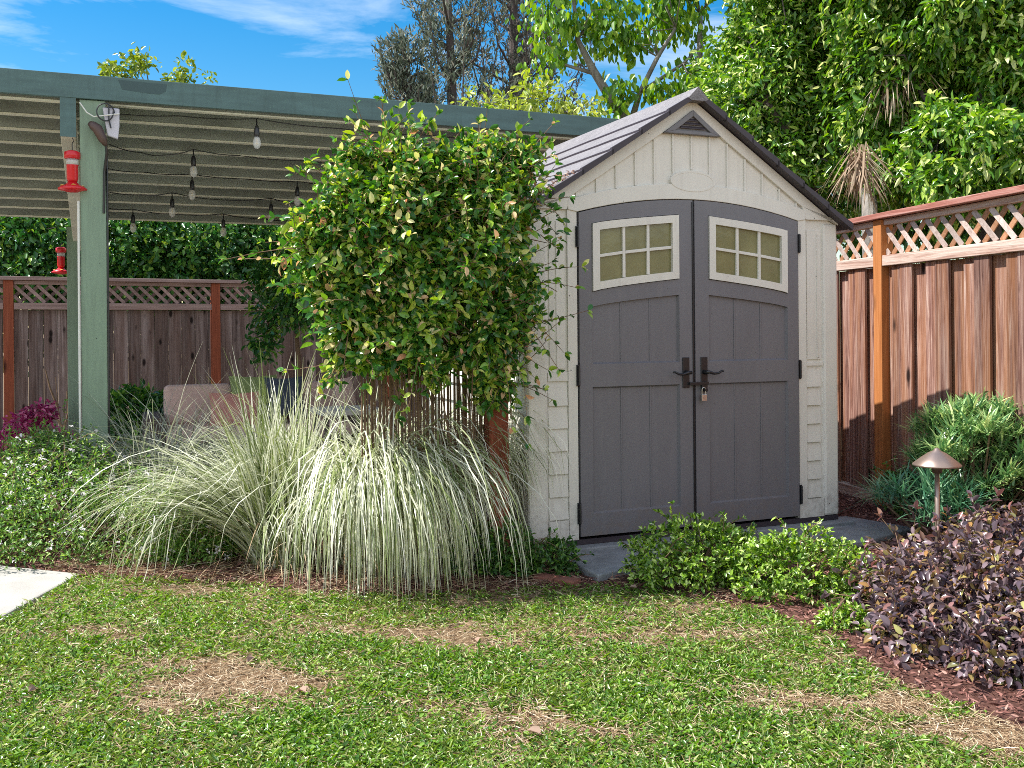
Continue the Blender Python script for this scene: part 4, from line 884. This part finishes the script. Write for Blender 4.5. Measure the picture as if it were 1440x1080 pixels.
# ================================================================== ORNAMENTAL GRASSES
def grass(label, base, n, rx, parts, mat='blade', name='grass_clump', Wd=(.004, .007)):
    t = thing(name, label, 'ornamental grass', tuple(base), group='variegated grass clumps')
    vs = []; qs = []; off = 0
    for frac, ph0, ph1, t0, t1, b0, b1, l0, l1, pw in parts:
        k = int(n*frac); a_ = R.uniform(0, 6.28, k); r_2 = rx*np.sqrt(R.random(k)); B = np.c_[base[0]+r_2*np.cos(a_), base[1]+r_2*np.sin(a_), np.full(k, .01)]
        nt_ = max(5, k//52); tc_ = R.uniform(ph0, ph1, nt_); ti = R.integers(0, nt_, k); phi = np.radians(tc_[ti]+R.normal(size=k)*8); lf_ = (.86+.28*R.random(nt_))[ti]; kink = np.where(R.random(k) < .32, R.uniform(.4, 1.5, k), 0.)
        v_, q_ = blade_geo(B, phi, np.radians(R.uniform(t0, t1, k)), np.radians(R.uniform(b0, b1, k)), R.uniform(l0, l1, k)*lf_, R.uniform(*Wd, k), 10, pw, .03, kink)
        vs.append(v_); qs.append(q_+off); off += len(v_)
    mesh_np('blades', np.concatenate(vs), qs, MT[mat], t, rel=base)
    k = n//7; a_ = R.uniform(0, 6.28, k); r_2 = rx*1.2*np.sqrt(R.random(k)); B = np.c_[base[0]+r_2*np.cos(a_), base[1]+r_2*np.sin(a_), np.full(k, .01)]
    v_, q_ = blade_geo(B, R.uniform(0, 6.28, k), np.radians(R.uniform(20, 75, k)), np.radians(R.uniform(40, 120, k)), R.uniform(.25, .75, k), R.uniform(.004, .008, k), 8, 1., .09, np.where(R.random(k) < .5, 1., 0)); mesh_np('dead_blades', v_, [q_], MT['straw'], t, rel=base)
    return t
# parts: share, azimuth range, start tilt, bend, length, power
WD = (.006, .0125)
gb = gnd(398, 796); gb[2] = 0
grass('tall upright pale variegated grass clump, the leftmost of the front row', gb, 1150, .16, [(.50, 0, 360, 1, 20, 2, 40, .6, 1.14, 1.8), (.34, 140, 225, 18, 42, 60, 120, .9, 1.3, 1.6), (.16, 0, 360, 8, 30, 80, 140, .7, 1.1, 1.6)], Wd=WD)
gb = gnd(520, 795); gb[2] = 0
grass('big pale grass clump drooping onto the lawn in the middle of the front row', gb, 1100, .17, [(.22, -60, 160, 4, 34, 2, 60, .7, 1.2, 1.5), (.58, 262, 335, 2, 20, 146, 172, 1.1, 1.72, 1.6), (.22, 0, 360, 4, 24, 110, 165, .8, 1.25, 1.6)], Wd=WD)
gb = gnd(578, 778); gb[2] = 0
grass('pale grass clump arching against the red trellis post, the rightmost of the front row', gb, 950, .10, [(.22, 20, 160, 4, 28, 10, 60, .7, 1.1, 1.5), (.56, -75, 0, 2, 14, 146, 170, 1.1, 1.5, 2.1), (.22, 90, 330, 4, 22, 110, 160, .7, 1.0, 1.8)], Wd=(.007, .014))
gb = np.array([-2.35, 6.75, 0.])
grass('duller grass clump farther back beside the green pergola post', gb, 1500, .25, [(.5, 0, 360, 5, 35, 30, 110, .7, 1.2, 1.3), (.5, 150, 380, 15, 50, 50, 110, .7, 1.1, 1.3)], 'blade2', Wd=(.005, .009))
gb = np.array([-1.45, 6.6, 0.])
grass('dull grass clump in front of the sofa between the front row clumps', gb, 1000, .25, [(.6, 0, 360, 5, 35, 30, 110, .6, 1.0, 1.3), (.4, 0, 360, 5, 45, 40, 110, .6, .95, 1.3)], 'blade2', Wd=(.005, .008))
gb = np.array([-.55, 5.95, 0.])
grass('dull grass clump behind the trellis and the front row', gb, 1300, .28, [(.6, 0, 360, 3, 30, 20, 100, .6, .98, 1.3), (.4, 0, 360, 5, 45, 40, 110, .7, 1.0, 1.3)], 'blade2', Wd=(.005, .009))

# ================================================================== SHRUBS
def px_ell(x, y, Y, rx, ry, rz): c = at(x, y, Y); return (c, (rx, ry, rz))
# low spreading cover on the left, with white flowers
b = np.array([-2.6, 6.0, 0.]); el1 = [((-2.0, 5.85, .08), (.55, .45, .28)), ((-2.55, 5.95, .10), (.6, .5, .34)), ((-3.1, 6.1, .12), (.6, .55, .40)), ((-1.75, 5.6, .04), (.35, .25, .2)), ((-3.5, 6.6, .15), (.7, .6, .42)), ((-2.75, 6.7, .12), (.7, .5, .38))]
t, P, Nn = shrub('low_shrub', 'low spreading green shrub dotted with tiny white flowers at the left by the path', 'shrub', b, el1, 15000, 3, .026, .010, MT['ground'], spread=.025, ns=80, lo=.4, lump=.36, f=6, spr=700, spl=(.06, .24), hole=-.5, hf=10, rnd=.9, up=.8)
i = R.choice(len(P), 900); sel = Nn[i, 2] > -.1; v_, q_ = clusters(P[i][sel]+Nn[i][sel]*.06, Nn[i][sel], 5, .004, .018, .012, out=.5, rnd=.9, up=1.2, down=0); mesh_np('blossoms', v_, [q_], MT['flower'], t, rel=b)
b = gnd(45, 745); b[2] = 0; b[1] += .25
shrub('rosemary_bush', 'darker feathery green bush rising out of the low flowering shrub at far left', 'shrub', b, [((b[0], b[1], .28), (.26, .24, .30)), ((b[0]+.22, b[1]-.02, .2), (.2, .2, .24))], 2600, 6, .035, .004, MT['boxdark'], spread=.02, ns=20, rnd=.6, down=-.4)
def smallbush(label, px, Y, rx, rz, n, mat, m=6, L=.024, W=.0115, extra=()):
    b = at(px, 700, Y); b[2] = 0; e = [((b[0], b[1], rz*.45), (rx, rx*.8, rz*.62))]+[((b[0]+dx, b[1]+dy, z), r) for dx, dy, z, r in extra]
    return shrub('small_bush', label, 'bush', b, e, n, m, L, W, mat, spread=.006, group='low bushes in front of the shed', ns=40, lo=.35, lump=.30, f=9, spr=70, spl=(.04, .13), hole=-.35, hf=22, hi=True, out=.7, rnd=.75, up=.7, down=-.2, srad=.004)
smallbush('dark glossy small bush at the left corner of the shed', 728, 5.22, .22, .31, 1650, MT['boxdark'], extra=[(-.22, .02, .1, (.2, .17, .15)), (.16, -.02, .1, (.16, .15, .15))])
smallbush('bright green small bush in front of the gap between the shed doors', 985, 4.98, .27, .32, 1650, MT['boxleaf'], extra=[(-.2, -.02, .12, (.17, .16, .16)), (.12, .1, .16, (.2, .18, .17))])
smallbush('yellow green small bush on the right, nearest the purple shrub', 1125, 4.78, .27, .29, 1650, MT['boxleaf'], extra=[(.17, .02, .1, (.18, .17, .15)), (-.17, .0, .1, (.17, .17, .14))])
smallbush('little green bush by the foot of the orange fence post', 1256, 6.75, .10, .30, 600, MT['boxdark'], L=.022, extra=[(.08, 0, .2, (.08, .08, .12))])
b = gnd(1190, 885); b[2] = 0
shrub('ground_cover_tuft', 'small leafy tuft between the yellow green bush and purple shrub', 'plant', b, [((b[0], b[1], .02), (.12, .1, .08)), ((b[0]+.15, b[1]-.15, .01), (.1, .1, .06))], 500, 4, .022, .01, MT['boxleaf'], spread=.01, ns=6)
# purple shrub
b = np.array([2.05, 4.15, 0.]); e = [((1.80, 4.22, .10), (.30, .35, .20)), ((2.15, 4.25, .12), (.40, .40, .25)), ((2.5, 4.35, .19), (.40, .40, .28)), ((1.62, 3.98, .06), (.24, .28, .16)), ((2.0, 3.85, .08), (.36, .32, .23)), ((2.75, 4.6, .26), (.4, .4, .30)), ((2.4, 4.9, .22), (.3, .3, .22)), ((1.78, 3.66, .05), (.22, .22, .16)), ((2.2, 3.6, .10), (.38, .32, .25)), ((2.2, 5.0, .1), (.2, .2, .16)), ((1.95, 4.6, .08), (.22, .22, .15))]; e = [((c[0], c[1]-.03, c[2]*.85), (r[0], r[1], r[2]*.86)) for c, r in e]
shrub('purple_shrub', 'large mounding shrub with dark purple and bronze leaves at the right edge', 'shrub', b, e, 6500, 5, .040, .0205, MT['purple'], spread=.028, srad=.006, ns=110, lo=.4, lump=.3, f=9, spr=260, spl=(.08, .26), hole=-.8, hf=12, out=.5, rnd=.85, up=.9, down=.1, droop=.3, fold=.28, hi=True)
# strap leaved plant by the fence
def strap(label, base, heads, mat, L, n_each, W=.007, name='strap_leaf_shrub'):
    t = thing(name, label, 'shrub', tuple(base)); vs = []; qs = []; off = 0; mb = MB()
    for h in heads:
        h = np.array(h, float); k = n_each; Bp = np.repeat(h[None], k, 0)+R.normal(size=(k, 3))*.025
        ax = unit(h-np.array([base[0], base[1], base[2]+.05])+np.array([0, 0, .15])); D = unit(ax*.8+rdir(k)*.75); 
        phi = np.arctan2(D[:, 1], D[:, 0]); th = np.arccos(np.clip(D[:, 2], -1, 1))
        v_, q_ = blade_geo(Bp, phi, th*.8, R.uniform(.2, .9, k), R.uniform(L*.6, L*1.2, k), np.full(k, W), 5, 1.2, .02)
        vs.append(v_); qs.append(q_+off); off += len(v_); mb.tube([np.array(base), (np.array(base)+h)/2+[0, 0, -.03], h], [.01, .008, .005], 6)
    mesh_np('foliage', np.concatenate(vs), qs, mat, t, rel=base); o = mb.build('stems', MT['stem'], t); o.data.transform(Matrix.Translation(-Vector(tuple(float(c) for c in base))))
b = np.array([2.78, 6.0, 0.]); hd = [(b[0]+R.normal()*.24, b[1]+R.normal()*.14, R.uniform(.22, .80)) for _ in range(120)]+[(b[0]+.35+R.normal()*.2, b[1]-.3+R.normal()*.15, R.uniform(.25, .72)) for _ in range(30)]
hd = [h for h in hd if h[0] > 2.48]
strap('bushy green plant with narrow strap leaves growing against the right fence', b, hd, MT['needle'], .135, 62, .012)
b = np.array([2.52, 5.85, 0.]); hd = [(b[0]+R.normal()*.14, b[1]+R.normal()*.12, R.uniform(.1, .34)) for _ in range(30)]
strap('lower blue green strap leaf plant sprawling behind the path light', b, hd, MT['needle2'], .20, 40, .010)
# magenta plant by the back fence
b = at(40, 640, 9.2); b[2] = 0; e = [px_ell(38, 600, 9.2, .16, .15, .12), px_ell(55, 585, 9.2, .1, .1, .1), px_ell(30, 622, 9.2, .3, .2, .12), px_ell(75, 625, 9.2, .22, .2, .1), px_ell(66, 577, 9.2, .06, .06, .06)]
shrub('fringe_flower_shrub', 'pink and magenta leaved shrub in front of the back fence', 'shrub', b, e, 650, 4, .05, .022, MT['magenta'], spread=.03, ns=18, rnd=.8)
b = at(190, 640, 9.6); b[2] = 0
shrub('leafy_plant', 'green leafy plant against the back fence just right of the pergola post', 'plant', b, [px_ell(190, 585, 9.6, .38, .25, .24), px_ell(195, 620, 9.6, .45, .3, .25)], 900, 5, .09, .03, MT['hedge'], spread=.03)
b = at(95, 640, 9.9); b[2] = 0
t = thing('bare_sapling', 'thin bare twiggy sapling against the back fence left of the post', 'plant', tuple(b)); g = MB()
for pts in (((95, 650), (88, 610), (82, 575), (78, 530)), ((88, 610), (96, 580), (94, 550)), ((82, 575), (70, 545), (64, 520)), ((88, 600), (76, 585), (70, 570))): g.tube([at(*p, 9.9)-b for p in pts], [.012, .009, .006, .003][:len(pts)], 6)
g.build('stems', MT['stem'], t)

# ================================================================== TREES
def tree(name, label, base, trunk, limbs, ells, n, m, L, W, mat, bark='barkgray', spread=.05, lo=.45, lump=.26, f=2.6, seed=1, holes=0., cat='tree', ntw=70, group=None, tw=.014, **kw):
    t = thing(name, label, cat, tuple(base), group=group); rel = np.array(base)
    g = MB(); pts = [np.array(p, float)-rel for p, r in trunk]; g.tube(pts, [r for p, r in trunk], 9); g.build('trunk', MT[bark], t, smooth=True)
    P, Nn = blob_pts(ells, n, lo, lump, f, zmin=.3, seed=seed, holes=holes)
    g = MB()
    for lb in limbs: g.tube([np.array(p, float)-rel for p, r in lb], [r for p, r in lb], 7)
    tp = [np.array(p, float) for p, r in trunk]+[np.array(p, float) for lb in limbs for p, r in lb[1:]]
    for i in R.choice(len(P), ntw, replace=False):
        e = P[i]; s = min(tp, key=lambda q: np.linalg.norm(q-e)+.6*max(0, q[2]-e[2])); mid = (s+e)/2+R.normal(size=3)*.08+[0, 0, .08]
        g.tube([s-rel, mid-rel, e-rel], [tw, tw*.7, tw*.3], 5)
    g.build('branches', MT[bark], t, smooth=True)
    v_, q_ = clusters(P, Nn, m, spread, L, W, **kw); mesh_np('crown', v_, [q_], mat, t, rel=rel)
    return t
# two big glossy trees behind the right fence
def A3(x, y, Y): return at(x, y, Y)
base = A3(1141, 464, 10.4); base[2] = 0
e = [px_ell(1085, 130, 10.6, .75, .7, .7), px_ell(1130, 40, 10.8, .9, .8, .8), px_ell(1075, 40, 10.9, .42, .6, .45), px_ell(1180, 170, 10.4, .6, .6, .7), px_ell(1100, 230, 10.6, .55, .6, .55), px_ell(1190, 270, 10.2, .5, .5, .45), px_ell(1050, 170, 10.9, .4, .5, .4), px_ell(1200, 50, 10.6, .7, .7, .7), px_ell(1120, -60, 10.8, 1.1, .9, .7)]
tree('laurel_tree', 'dense glossy tree with a forked dark trunk right behind the shed roof', base, [(base, .12), (A3(1140, 300, 10.4), .085), (A3(1143, 230, 10.4), .075), (A3(1150, 150, 10.5), .05), (A3(1160, 60, 10.6), .03)],
     [[(A3(1141, 265, 10.4), .06), (A3(1115, 200, 10.3), .045), (A3(1080, 145, 10.2), .03), (A3(1074, 100, 10.3), .02)], [(A3(1143, 235, 10.4), .05), (A3(1175, 195, 10.3), .03), (A3(1190, 130, 10.3), .02)]],
     e, 8200, 6, .082, .029, MT['laurel'], 'barkdark', spread=.045, lo=.35, seed=2, holes=1.1, out=.55, down=.35, rnd=.75, droop=.2)
base = A3(1390, 464, 9.2); base[2] = 0
e = [px_ell(1290, 90, 9.6, .55, .6, .75), px_ell(1350, 30, 9.2, .8, .7, .7), px_ell(1420, 100, 9.0, .6, .6, .7), px_ell(1330, 200, 9.0, .5, .5, .5), px_ell(1410, 215, 8.6, .5, .5, .42), px_ell(1275, 240, 9.4, .4, .4, .35), px_ell(1480, 60, 9.0, .8, .7, .9), px_ell(1490, 220, 8.7, .6, .5, .5), px_ell(1300, -30, 9.4, .8, .7, .5), px_ell(1340, 265, 8.8, .45, .4, .25), px_ell(1230, 140, 9.9, .4, .5, .6)]
tree('avocado_tree', 'tall broad leaved tree hanging over the right fence at the photo edge', base, [(base, .13), (A3(1392, 250, 9.2), .09), (A3(1380, 100, 9.2), .05), (A3(1370, 0, 9.2), .03)],
     [[(A3(1390, 260, 9.2), .05), (A3(1330, 190, 9.1), .03), (A3(1290, 120, 9.3), .02)], [(A3(1390, 240, 9.2), .05), (A3(1440, 160, 9.0), .03)]],
     e, 7200, 6, .095, .034, MT['laurel'], 'barkdark', spread=.045, lo=.35, seed=5, holes=1.1, out=.45, down=.55, rnd=.7, droop=.2)
base = A3(1250, 464, 13.); base[2] = 0
e = [px_ell(1130, 120, 13., .85, .8, 1.2), px_ell(1260, 120, 12.8, 1.2, .8, 1.5), px_ell(1420, 120, 12.5, 1.3, .8, 1.6), px_ell(1180, 260, 12.8, 1.2, .8, .9), px_ell(1340, 270, 12.5, 1.2, .8, .9), px_ell(1500, 250, 12., 1.2, .8, 1.0), px_ell(1200, 0, 13, 1.2, .8, 1.), px_ell(1380, -20, 13, 1.3, .8, 1.)]
tree('laurel_tree', 'darker dense tree filling the gaps behind the two glossy trees', base, [(base, .15), (A3(1250, 260, 13), .1), (A3(1255, 100, 13), .06)], [], e, 6500, 5, .13, .045, MT['laurel2'], 'barkdark', spread=.07, lo=.3, seed=8, out=.35, down=.6, rnd=.6)
# airy bright tree behind the shed
base = A3(905, 464, 13.2); base[2] = 0
e = [px_ell(775, 60, 13.2, .38, .4, .5), px_ell(830, 20, 13.2, .6, .5, .5), px_ell(880, 50, 13.2, .45, .5, .35), px_ell(940, 20, 13.4, .7, .5, .45), px_ell(990, 110, 13.2, .4, .5, .4), px_ell(870, 130, 13., .28, .3, .26), px_ell(935, 120, 13., .42, .4, .3), px_ell(850, 175, 12.9, .3, .3, .2), px_ell(800, -20, 13.2, .7, .5, .4), px_ell(960, -40, 13.2, .9, .6, .4), px_ell(1010, 130, 13., .35, .4, .5)]
tree('poplar_tree', 'airy bright green tree with grey branches and sky showing through behind the shed', base, [(base, .12), (A3(895, 200, 13.2), .085), (A3(872, 160, 13.2), .07), (A3(835, 100, 13.2), .055), (A3(812, 55, 13.2), .035), (A3(805, -20, 13.2), .02)],
     [[(A3(885, 180, 13.2), .05), (A3(900, 130, 13.1), .035), (A3(925, 80, 13.1), .03), (A3(950, 40, 13.1), .02)], [(A3(982, 300, 13.3), .06), (A3(983, 100, 13.3), .05), (A3(985, 20, 13.3), .03)], [(A3(840, 105, 13.2), .03), (A3(790, 90, 13.2), .02), (A3(770, 60, 13.2), .012)], [(A3(900, 130, 13.1), .03), (A3(960, 90, 13.1), .02), (A3(990, 60, 13.1), .012)]],
     e, 560, 6, .115, .062, MT['poplar'], 'barkgray', spread=.08, lo=.1, seed=11, holes=.9, out=.2, down=.9, rnd=.5, ntw=90, tw=.010)
base = A3(745, 464, 11.5); base[2] = 0
e = [px_ell(700, 150, 11.5, .45, .4, .16), px_ell(760, 140, 11.5, .4, .4, .22), px_ell(810, 165, 11.5, .35, .4, .16), px_ell(720, 185, 11.4, .5, .4, .2), px_ell(790, 200, 11.4, .5, .4, .2)]
tree('sapling_tree', 'small yellow green tree peeking over the pergola beam beside the shed roof', base, [(base, .06), (A3(745, 300, 11.5), .04), (A3(750, 190, 11.5), .02), (A3(748, 130, 11.5), .01)], [[(A3(747, 230, 11.5), .02), (A3(700, 160, 11.5), .01)], [(A3(747, 230, 11.5), .02), (A3(800, 165, 11.5), .01)]],
     e, 330, 5, .085, .036, m_leaf('yellow_green_leaf', [(0, (.13, .2, .03)), (.5, (.26, .34, .05)), (1, (.45, .5, .12))], .45, .4), spread=.05, lo=.1, seed=12, holes=.4, ntw=60, tw=.006)
# conifers far behind
def conifer(label, x0, Y, h, wr, mat, lean=0., n=3600, seed=0, sub=None):
    rr = np.random.default_rng(seed); c = at(x0, 464, Y); c[2] = 0; t = thing('conifer_tree', label, 'tree', tuple(c), group='tall grey green conifers')
    g = MB(); g.tube([(0, 0, 0), (lean*.5, 0, h*.5), (lean, 0, h)], [.22, .12, .02], 8); g.build('trunk', MT['barkdark'], t)
    br = MB(); PP = []; NN = []
    nb = 80
    for i in range(nb):
        z = h*(.22+.76*rr.random()); k = 1-(z/h); ln = wr*(.45+k*1.1)*rr.uniform(.55, 1.2); ph = rr.uniform(0, 6.28); s = np.array([lean*z/h, 0, z])
        d = np.array([math.cos(ph), math.sin(ph), 1.15+.5*rr.random()]); d /= np.linalg.norm(d); e_ = s+d*ln*1.35
        mid = s+np.array([math.cos(ph), math.sin(ph), .6])*ln*.5; br.tube([s, mid, e_], [.035, .022, .006], 5)
        for s_ in np.linspace(.2, 1, 9):
            p = s*(1-s_)**2+mid*2*s_*(1-s_)+e_*s_*s_
            for _ in range(max(1, int(n/nb/9))):
                PP.append(p+rr.normal(size=3)*np.array([.12, .12, .16])*(1.15-.6*s_)); NN.append(d+rr.normal(size=3)*.4+[0, 0, .3])
    br.build('branches', MT['barkdark'], t); v_, q_ = clusters(np.array(PP)+c, unit(np.array(NN)), 7, .05, .13, .030, out=.8, down=-.25, rnd=.75, droop=.1); mesh_np('crown', v_, [q_], mat, t, rel=c)
conifer('grey green conifer with upswept branches, the left one above the pergola', 650, 21., 10.6, 1.75, MT['conifer'], -.3, 2300, 4)
conifer('short feathery conifer plume, the lowest and leftmost of the conifers', 594, 20.5, 7.1, 1.2, MT['conifer'], -.25, 1800, 9)
conifer('brownish grey conifer, the right taller one above the pergola beam', 722, 22., 12.5, 1.95, MT['conifer2'], .1, 2700, 6)
# hedge behind the back fence and the tree peeking over the pergola
for k, (x, w_) in enumerate(((-20, 1.25), (120, 1.2), (245, 1.15), (360, 1.1), (470, 1.1), (590, 1.2))):
    Yk = 12.9+k*.55; base = at(x, 464, Yk); base[2] = 0
    lab = ('dense hedge tree behind the back fence at the far left edge', 'hedge tree behind the fence directly behind the green post', 'hedge tree behind the back fence below the string lights', 'hedge tree behind the fence just left of the vine', 'hedge tree behind the vine covered trellis', 'hedge tree behind the fence hidden mostly by the vine')[k]
    e = [((base[0], base[1], 1.9), (w_, .8, 1.0)), ((base[0]+.4, base[1], 2.5), (w_*.8, .7, .75)), ((base[0]-.4, base[1], 2.4), (w_*.8, .7, .8))]
    tree('hedge_tree', lab, base, [(base, .08), (base+[0, 0, 1.5], .06), (base+[0, 0, 2.5], .03)], [], e, 2300, 5, .085, .042, MT['hedge'], 'barkdark', spread=.05, lo=.5, seed=20+k, ntw=12, group='hedge trees behind the back fence', out=.4, down=.35, rnd=.7, f=3)
base = at(215, 464, 15.); base[2] = 0
e = [px_ell(195, 92, 15, .26, .3, .20), px_ell(165, 104, 15, .22, .3, .10), px_ell(262, 96, 15, .10, .2, .20), px_ell(250, 112, 15, .16, .2, .12), px_ell(215, 135, 15, .6, .5, .24), px_ell(150, 96, 15, .10, .1, .06), px_ell(294, 112, 15, .07, .1, .07), px_ell(225, 200, 15, .9, .6, .7)]
tree('citrus_tree', 'yellow green treetop showing above the pergola beam at the left', base, [(base, .12), (base+[0, 0, 2.], .08), (base+[0, 0, 4.4], .03)], [], e, 620, 5, .085, .045, m_leaf('citrus_leaf', [(0, (.07, .13, .015)), (.5, (.18, .27, .03)), (1, (.4, .46, .08))], .4, .35), spread=.05, lo=.2, seed=30, holes=.3, ntw=20, out=.5, down=0)
# dark shrub spilling in front of the back fence left of the vine
base = at(400, 464, 10.); base[2] = 0
e = [px_ell(395, 385, 10., .28, .25, .25), px_ell(425, 420, 9.8, .3, .3, .35), px_ell(385, 440, 10., .2, .2, .22), px_ell(372, 485, 10., .10, .12, .17), px_ell(410, 350, 10.1, .2, .2, .15), px_ell(440, 340, 10., .3, .3, .4), px_ell(362, 400, 10., .1, .1, .1)]
tree('leafy_shrub', 'dark loose shrub trailing in front of the back fence left of the vine', base, [(base, .03), (at(425, 560, 10.), .03), (at(415, 450, 10.), .02), (at(405, 380, 10.), .01)], [[(at(415, 450, 10.), .014), (at(380, 440, 10.), .01), (at(372, 490, 10.), .006)]], e, 800, 4, .07, .035, MT['hedge'], 'stem', spread=.05, lo=.2, seed=40, holes=.3, cat='shrub', ntw=30, tw=.005)
# palm with hanging dead fronds
base = at(1232, 464, 8.9); base[2] = 0
t = thing('palm_tree', 'palm trunk with pale dead fronds hanging above the right fence', 'palm tree', tuple(base)); rel = base
g = MB(); g.tube([np.zeros(3), at(1224, 330, 9.3)-rel, at(1222, 260, 9.6)-rel, at(1244, 180, 10.0)-rel, at(1262, 80, 10.2)-rel, at(1268, 40, 10.3)-rel], [.10, .075, .07, .06, .05, .04], 10); g.build('trunk', MT['barkgray'], t)
for (hx, hy, Yh, n_, l0, l1, sprd) in ((1208, 216, 8.95, 110, .3, .62, .8), (1266, 76, 9.5, 110, .4, .85, .7), (1250, 110, 9.45, 40, .3, .6, .6)):
    h = at(hx, hy, Yh); k = n_; Bp = h+R.normal(size=(k, 3))*np.array([.05, .05, .04]); phi = R.uniform(0, 6.28, k)
    v_, q_ = blade_geo(Bp, phi, R.uniform(2.15, 2.95, k), R.uniform(.0, .6, k)*sprd, R.uniform(l0, l1, k), R.uniform(.008, .02, k), 7, .7, .05)
    mesh_np('dead_frond', v_, [q_], MT['deadfrond'], t, rel=rel)

# ================================================================== PATH LIGHT
p = at(1318, 700, 4.7); pl_ = thing('path_light', 'bronze mushroom path light standing behind the purple shrub', 'path light', (p[0], p[1], 0))
g = MB(); g.tube([(0, 0, 0), (0, 0, .645)], .0115, 12); g.build('pole', MT['bronze'], pl_, smooth=True)
g = MB(); g.lathe([(.106, .632), (.110, .636), (.108, .641), (.075, .668), (.04, .694), (.018, .704), (.010, .714), (.004, .718)], n=32); g.build('shade', MT['bronze'], pl_, smooth=True)
g = MB(); g.lathe([(.022, .600), (.026, .632)], n=16); g.build('lamp_socket', MT['brownmetal'], pl_, smooth=True)
# litter: reddish leaves on the roof's lower corner, loose leaves on the lawn
k = 90; s_ = R.uniform(-.22, .0, k); P = np.array([loc2(s, t, 2.672-RS*abs(s-CXS)+.032) for s, t in zip(s_, R.uniform(-.04, .14, k))])
v_, q_ = leaf_geo(P, rdir(k)*np.array([1, 1, .3]), np.tile([-.5, 0, .8], (k, 1))+R.normal(size=(k, 3))*.2, R.uniform(.015, .03, k), R.uniform(.008, .014, k)); tag(mesh_np('roof_leaf_litter', v_, [q_], MT['dead']), 'dry reddish leaf litter lying on the lower roof corner', 'leaf litter', kind='stuff')
spots = [(40, 985, 'curled tan leaf lying in the lawn near the lower left corner'), (430, 985, 'pale twisted leaf beside the bare patch of lawn'), (762, 1046, 'brown dry leaf in the lawn near the bottom centre'), (896, 836, 'pinkish dry leaf at the lawn edge left of the bright bush'), (672, 913, 'small tan leaf on the thin lawn in the middle'), (358, 935, 'dry leaf above the large bare patch')]
for x, y, lab in spots:
    c = gnd(x, y); o = bpy.data.objects; k = 1
    v_, q_ = leaf_geo(np.zeros((1, 3)), unit(np.array([[R.normal(), R.normal(), .15]])), np.array([[.2, -.3, 1.]]), .05, .032, .35, .25)
    ob = mesh_np('fallen_leaf', v_, [q_], MT['dead']); ob.location = (c[0], c[1], .03); tag(ob, lab, 'leaf', 'dry leaves fallen on the lawn')
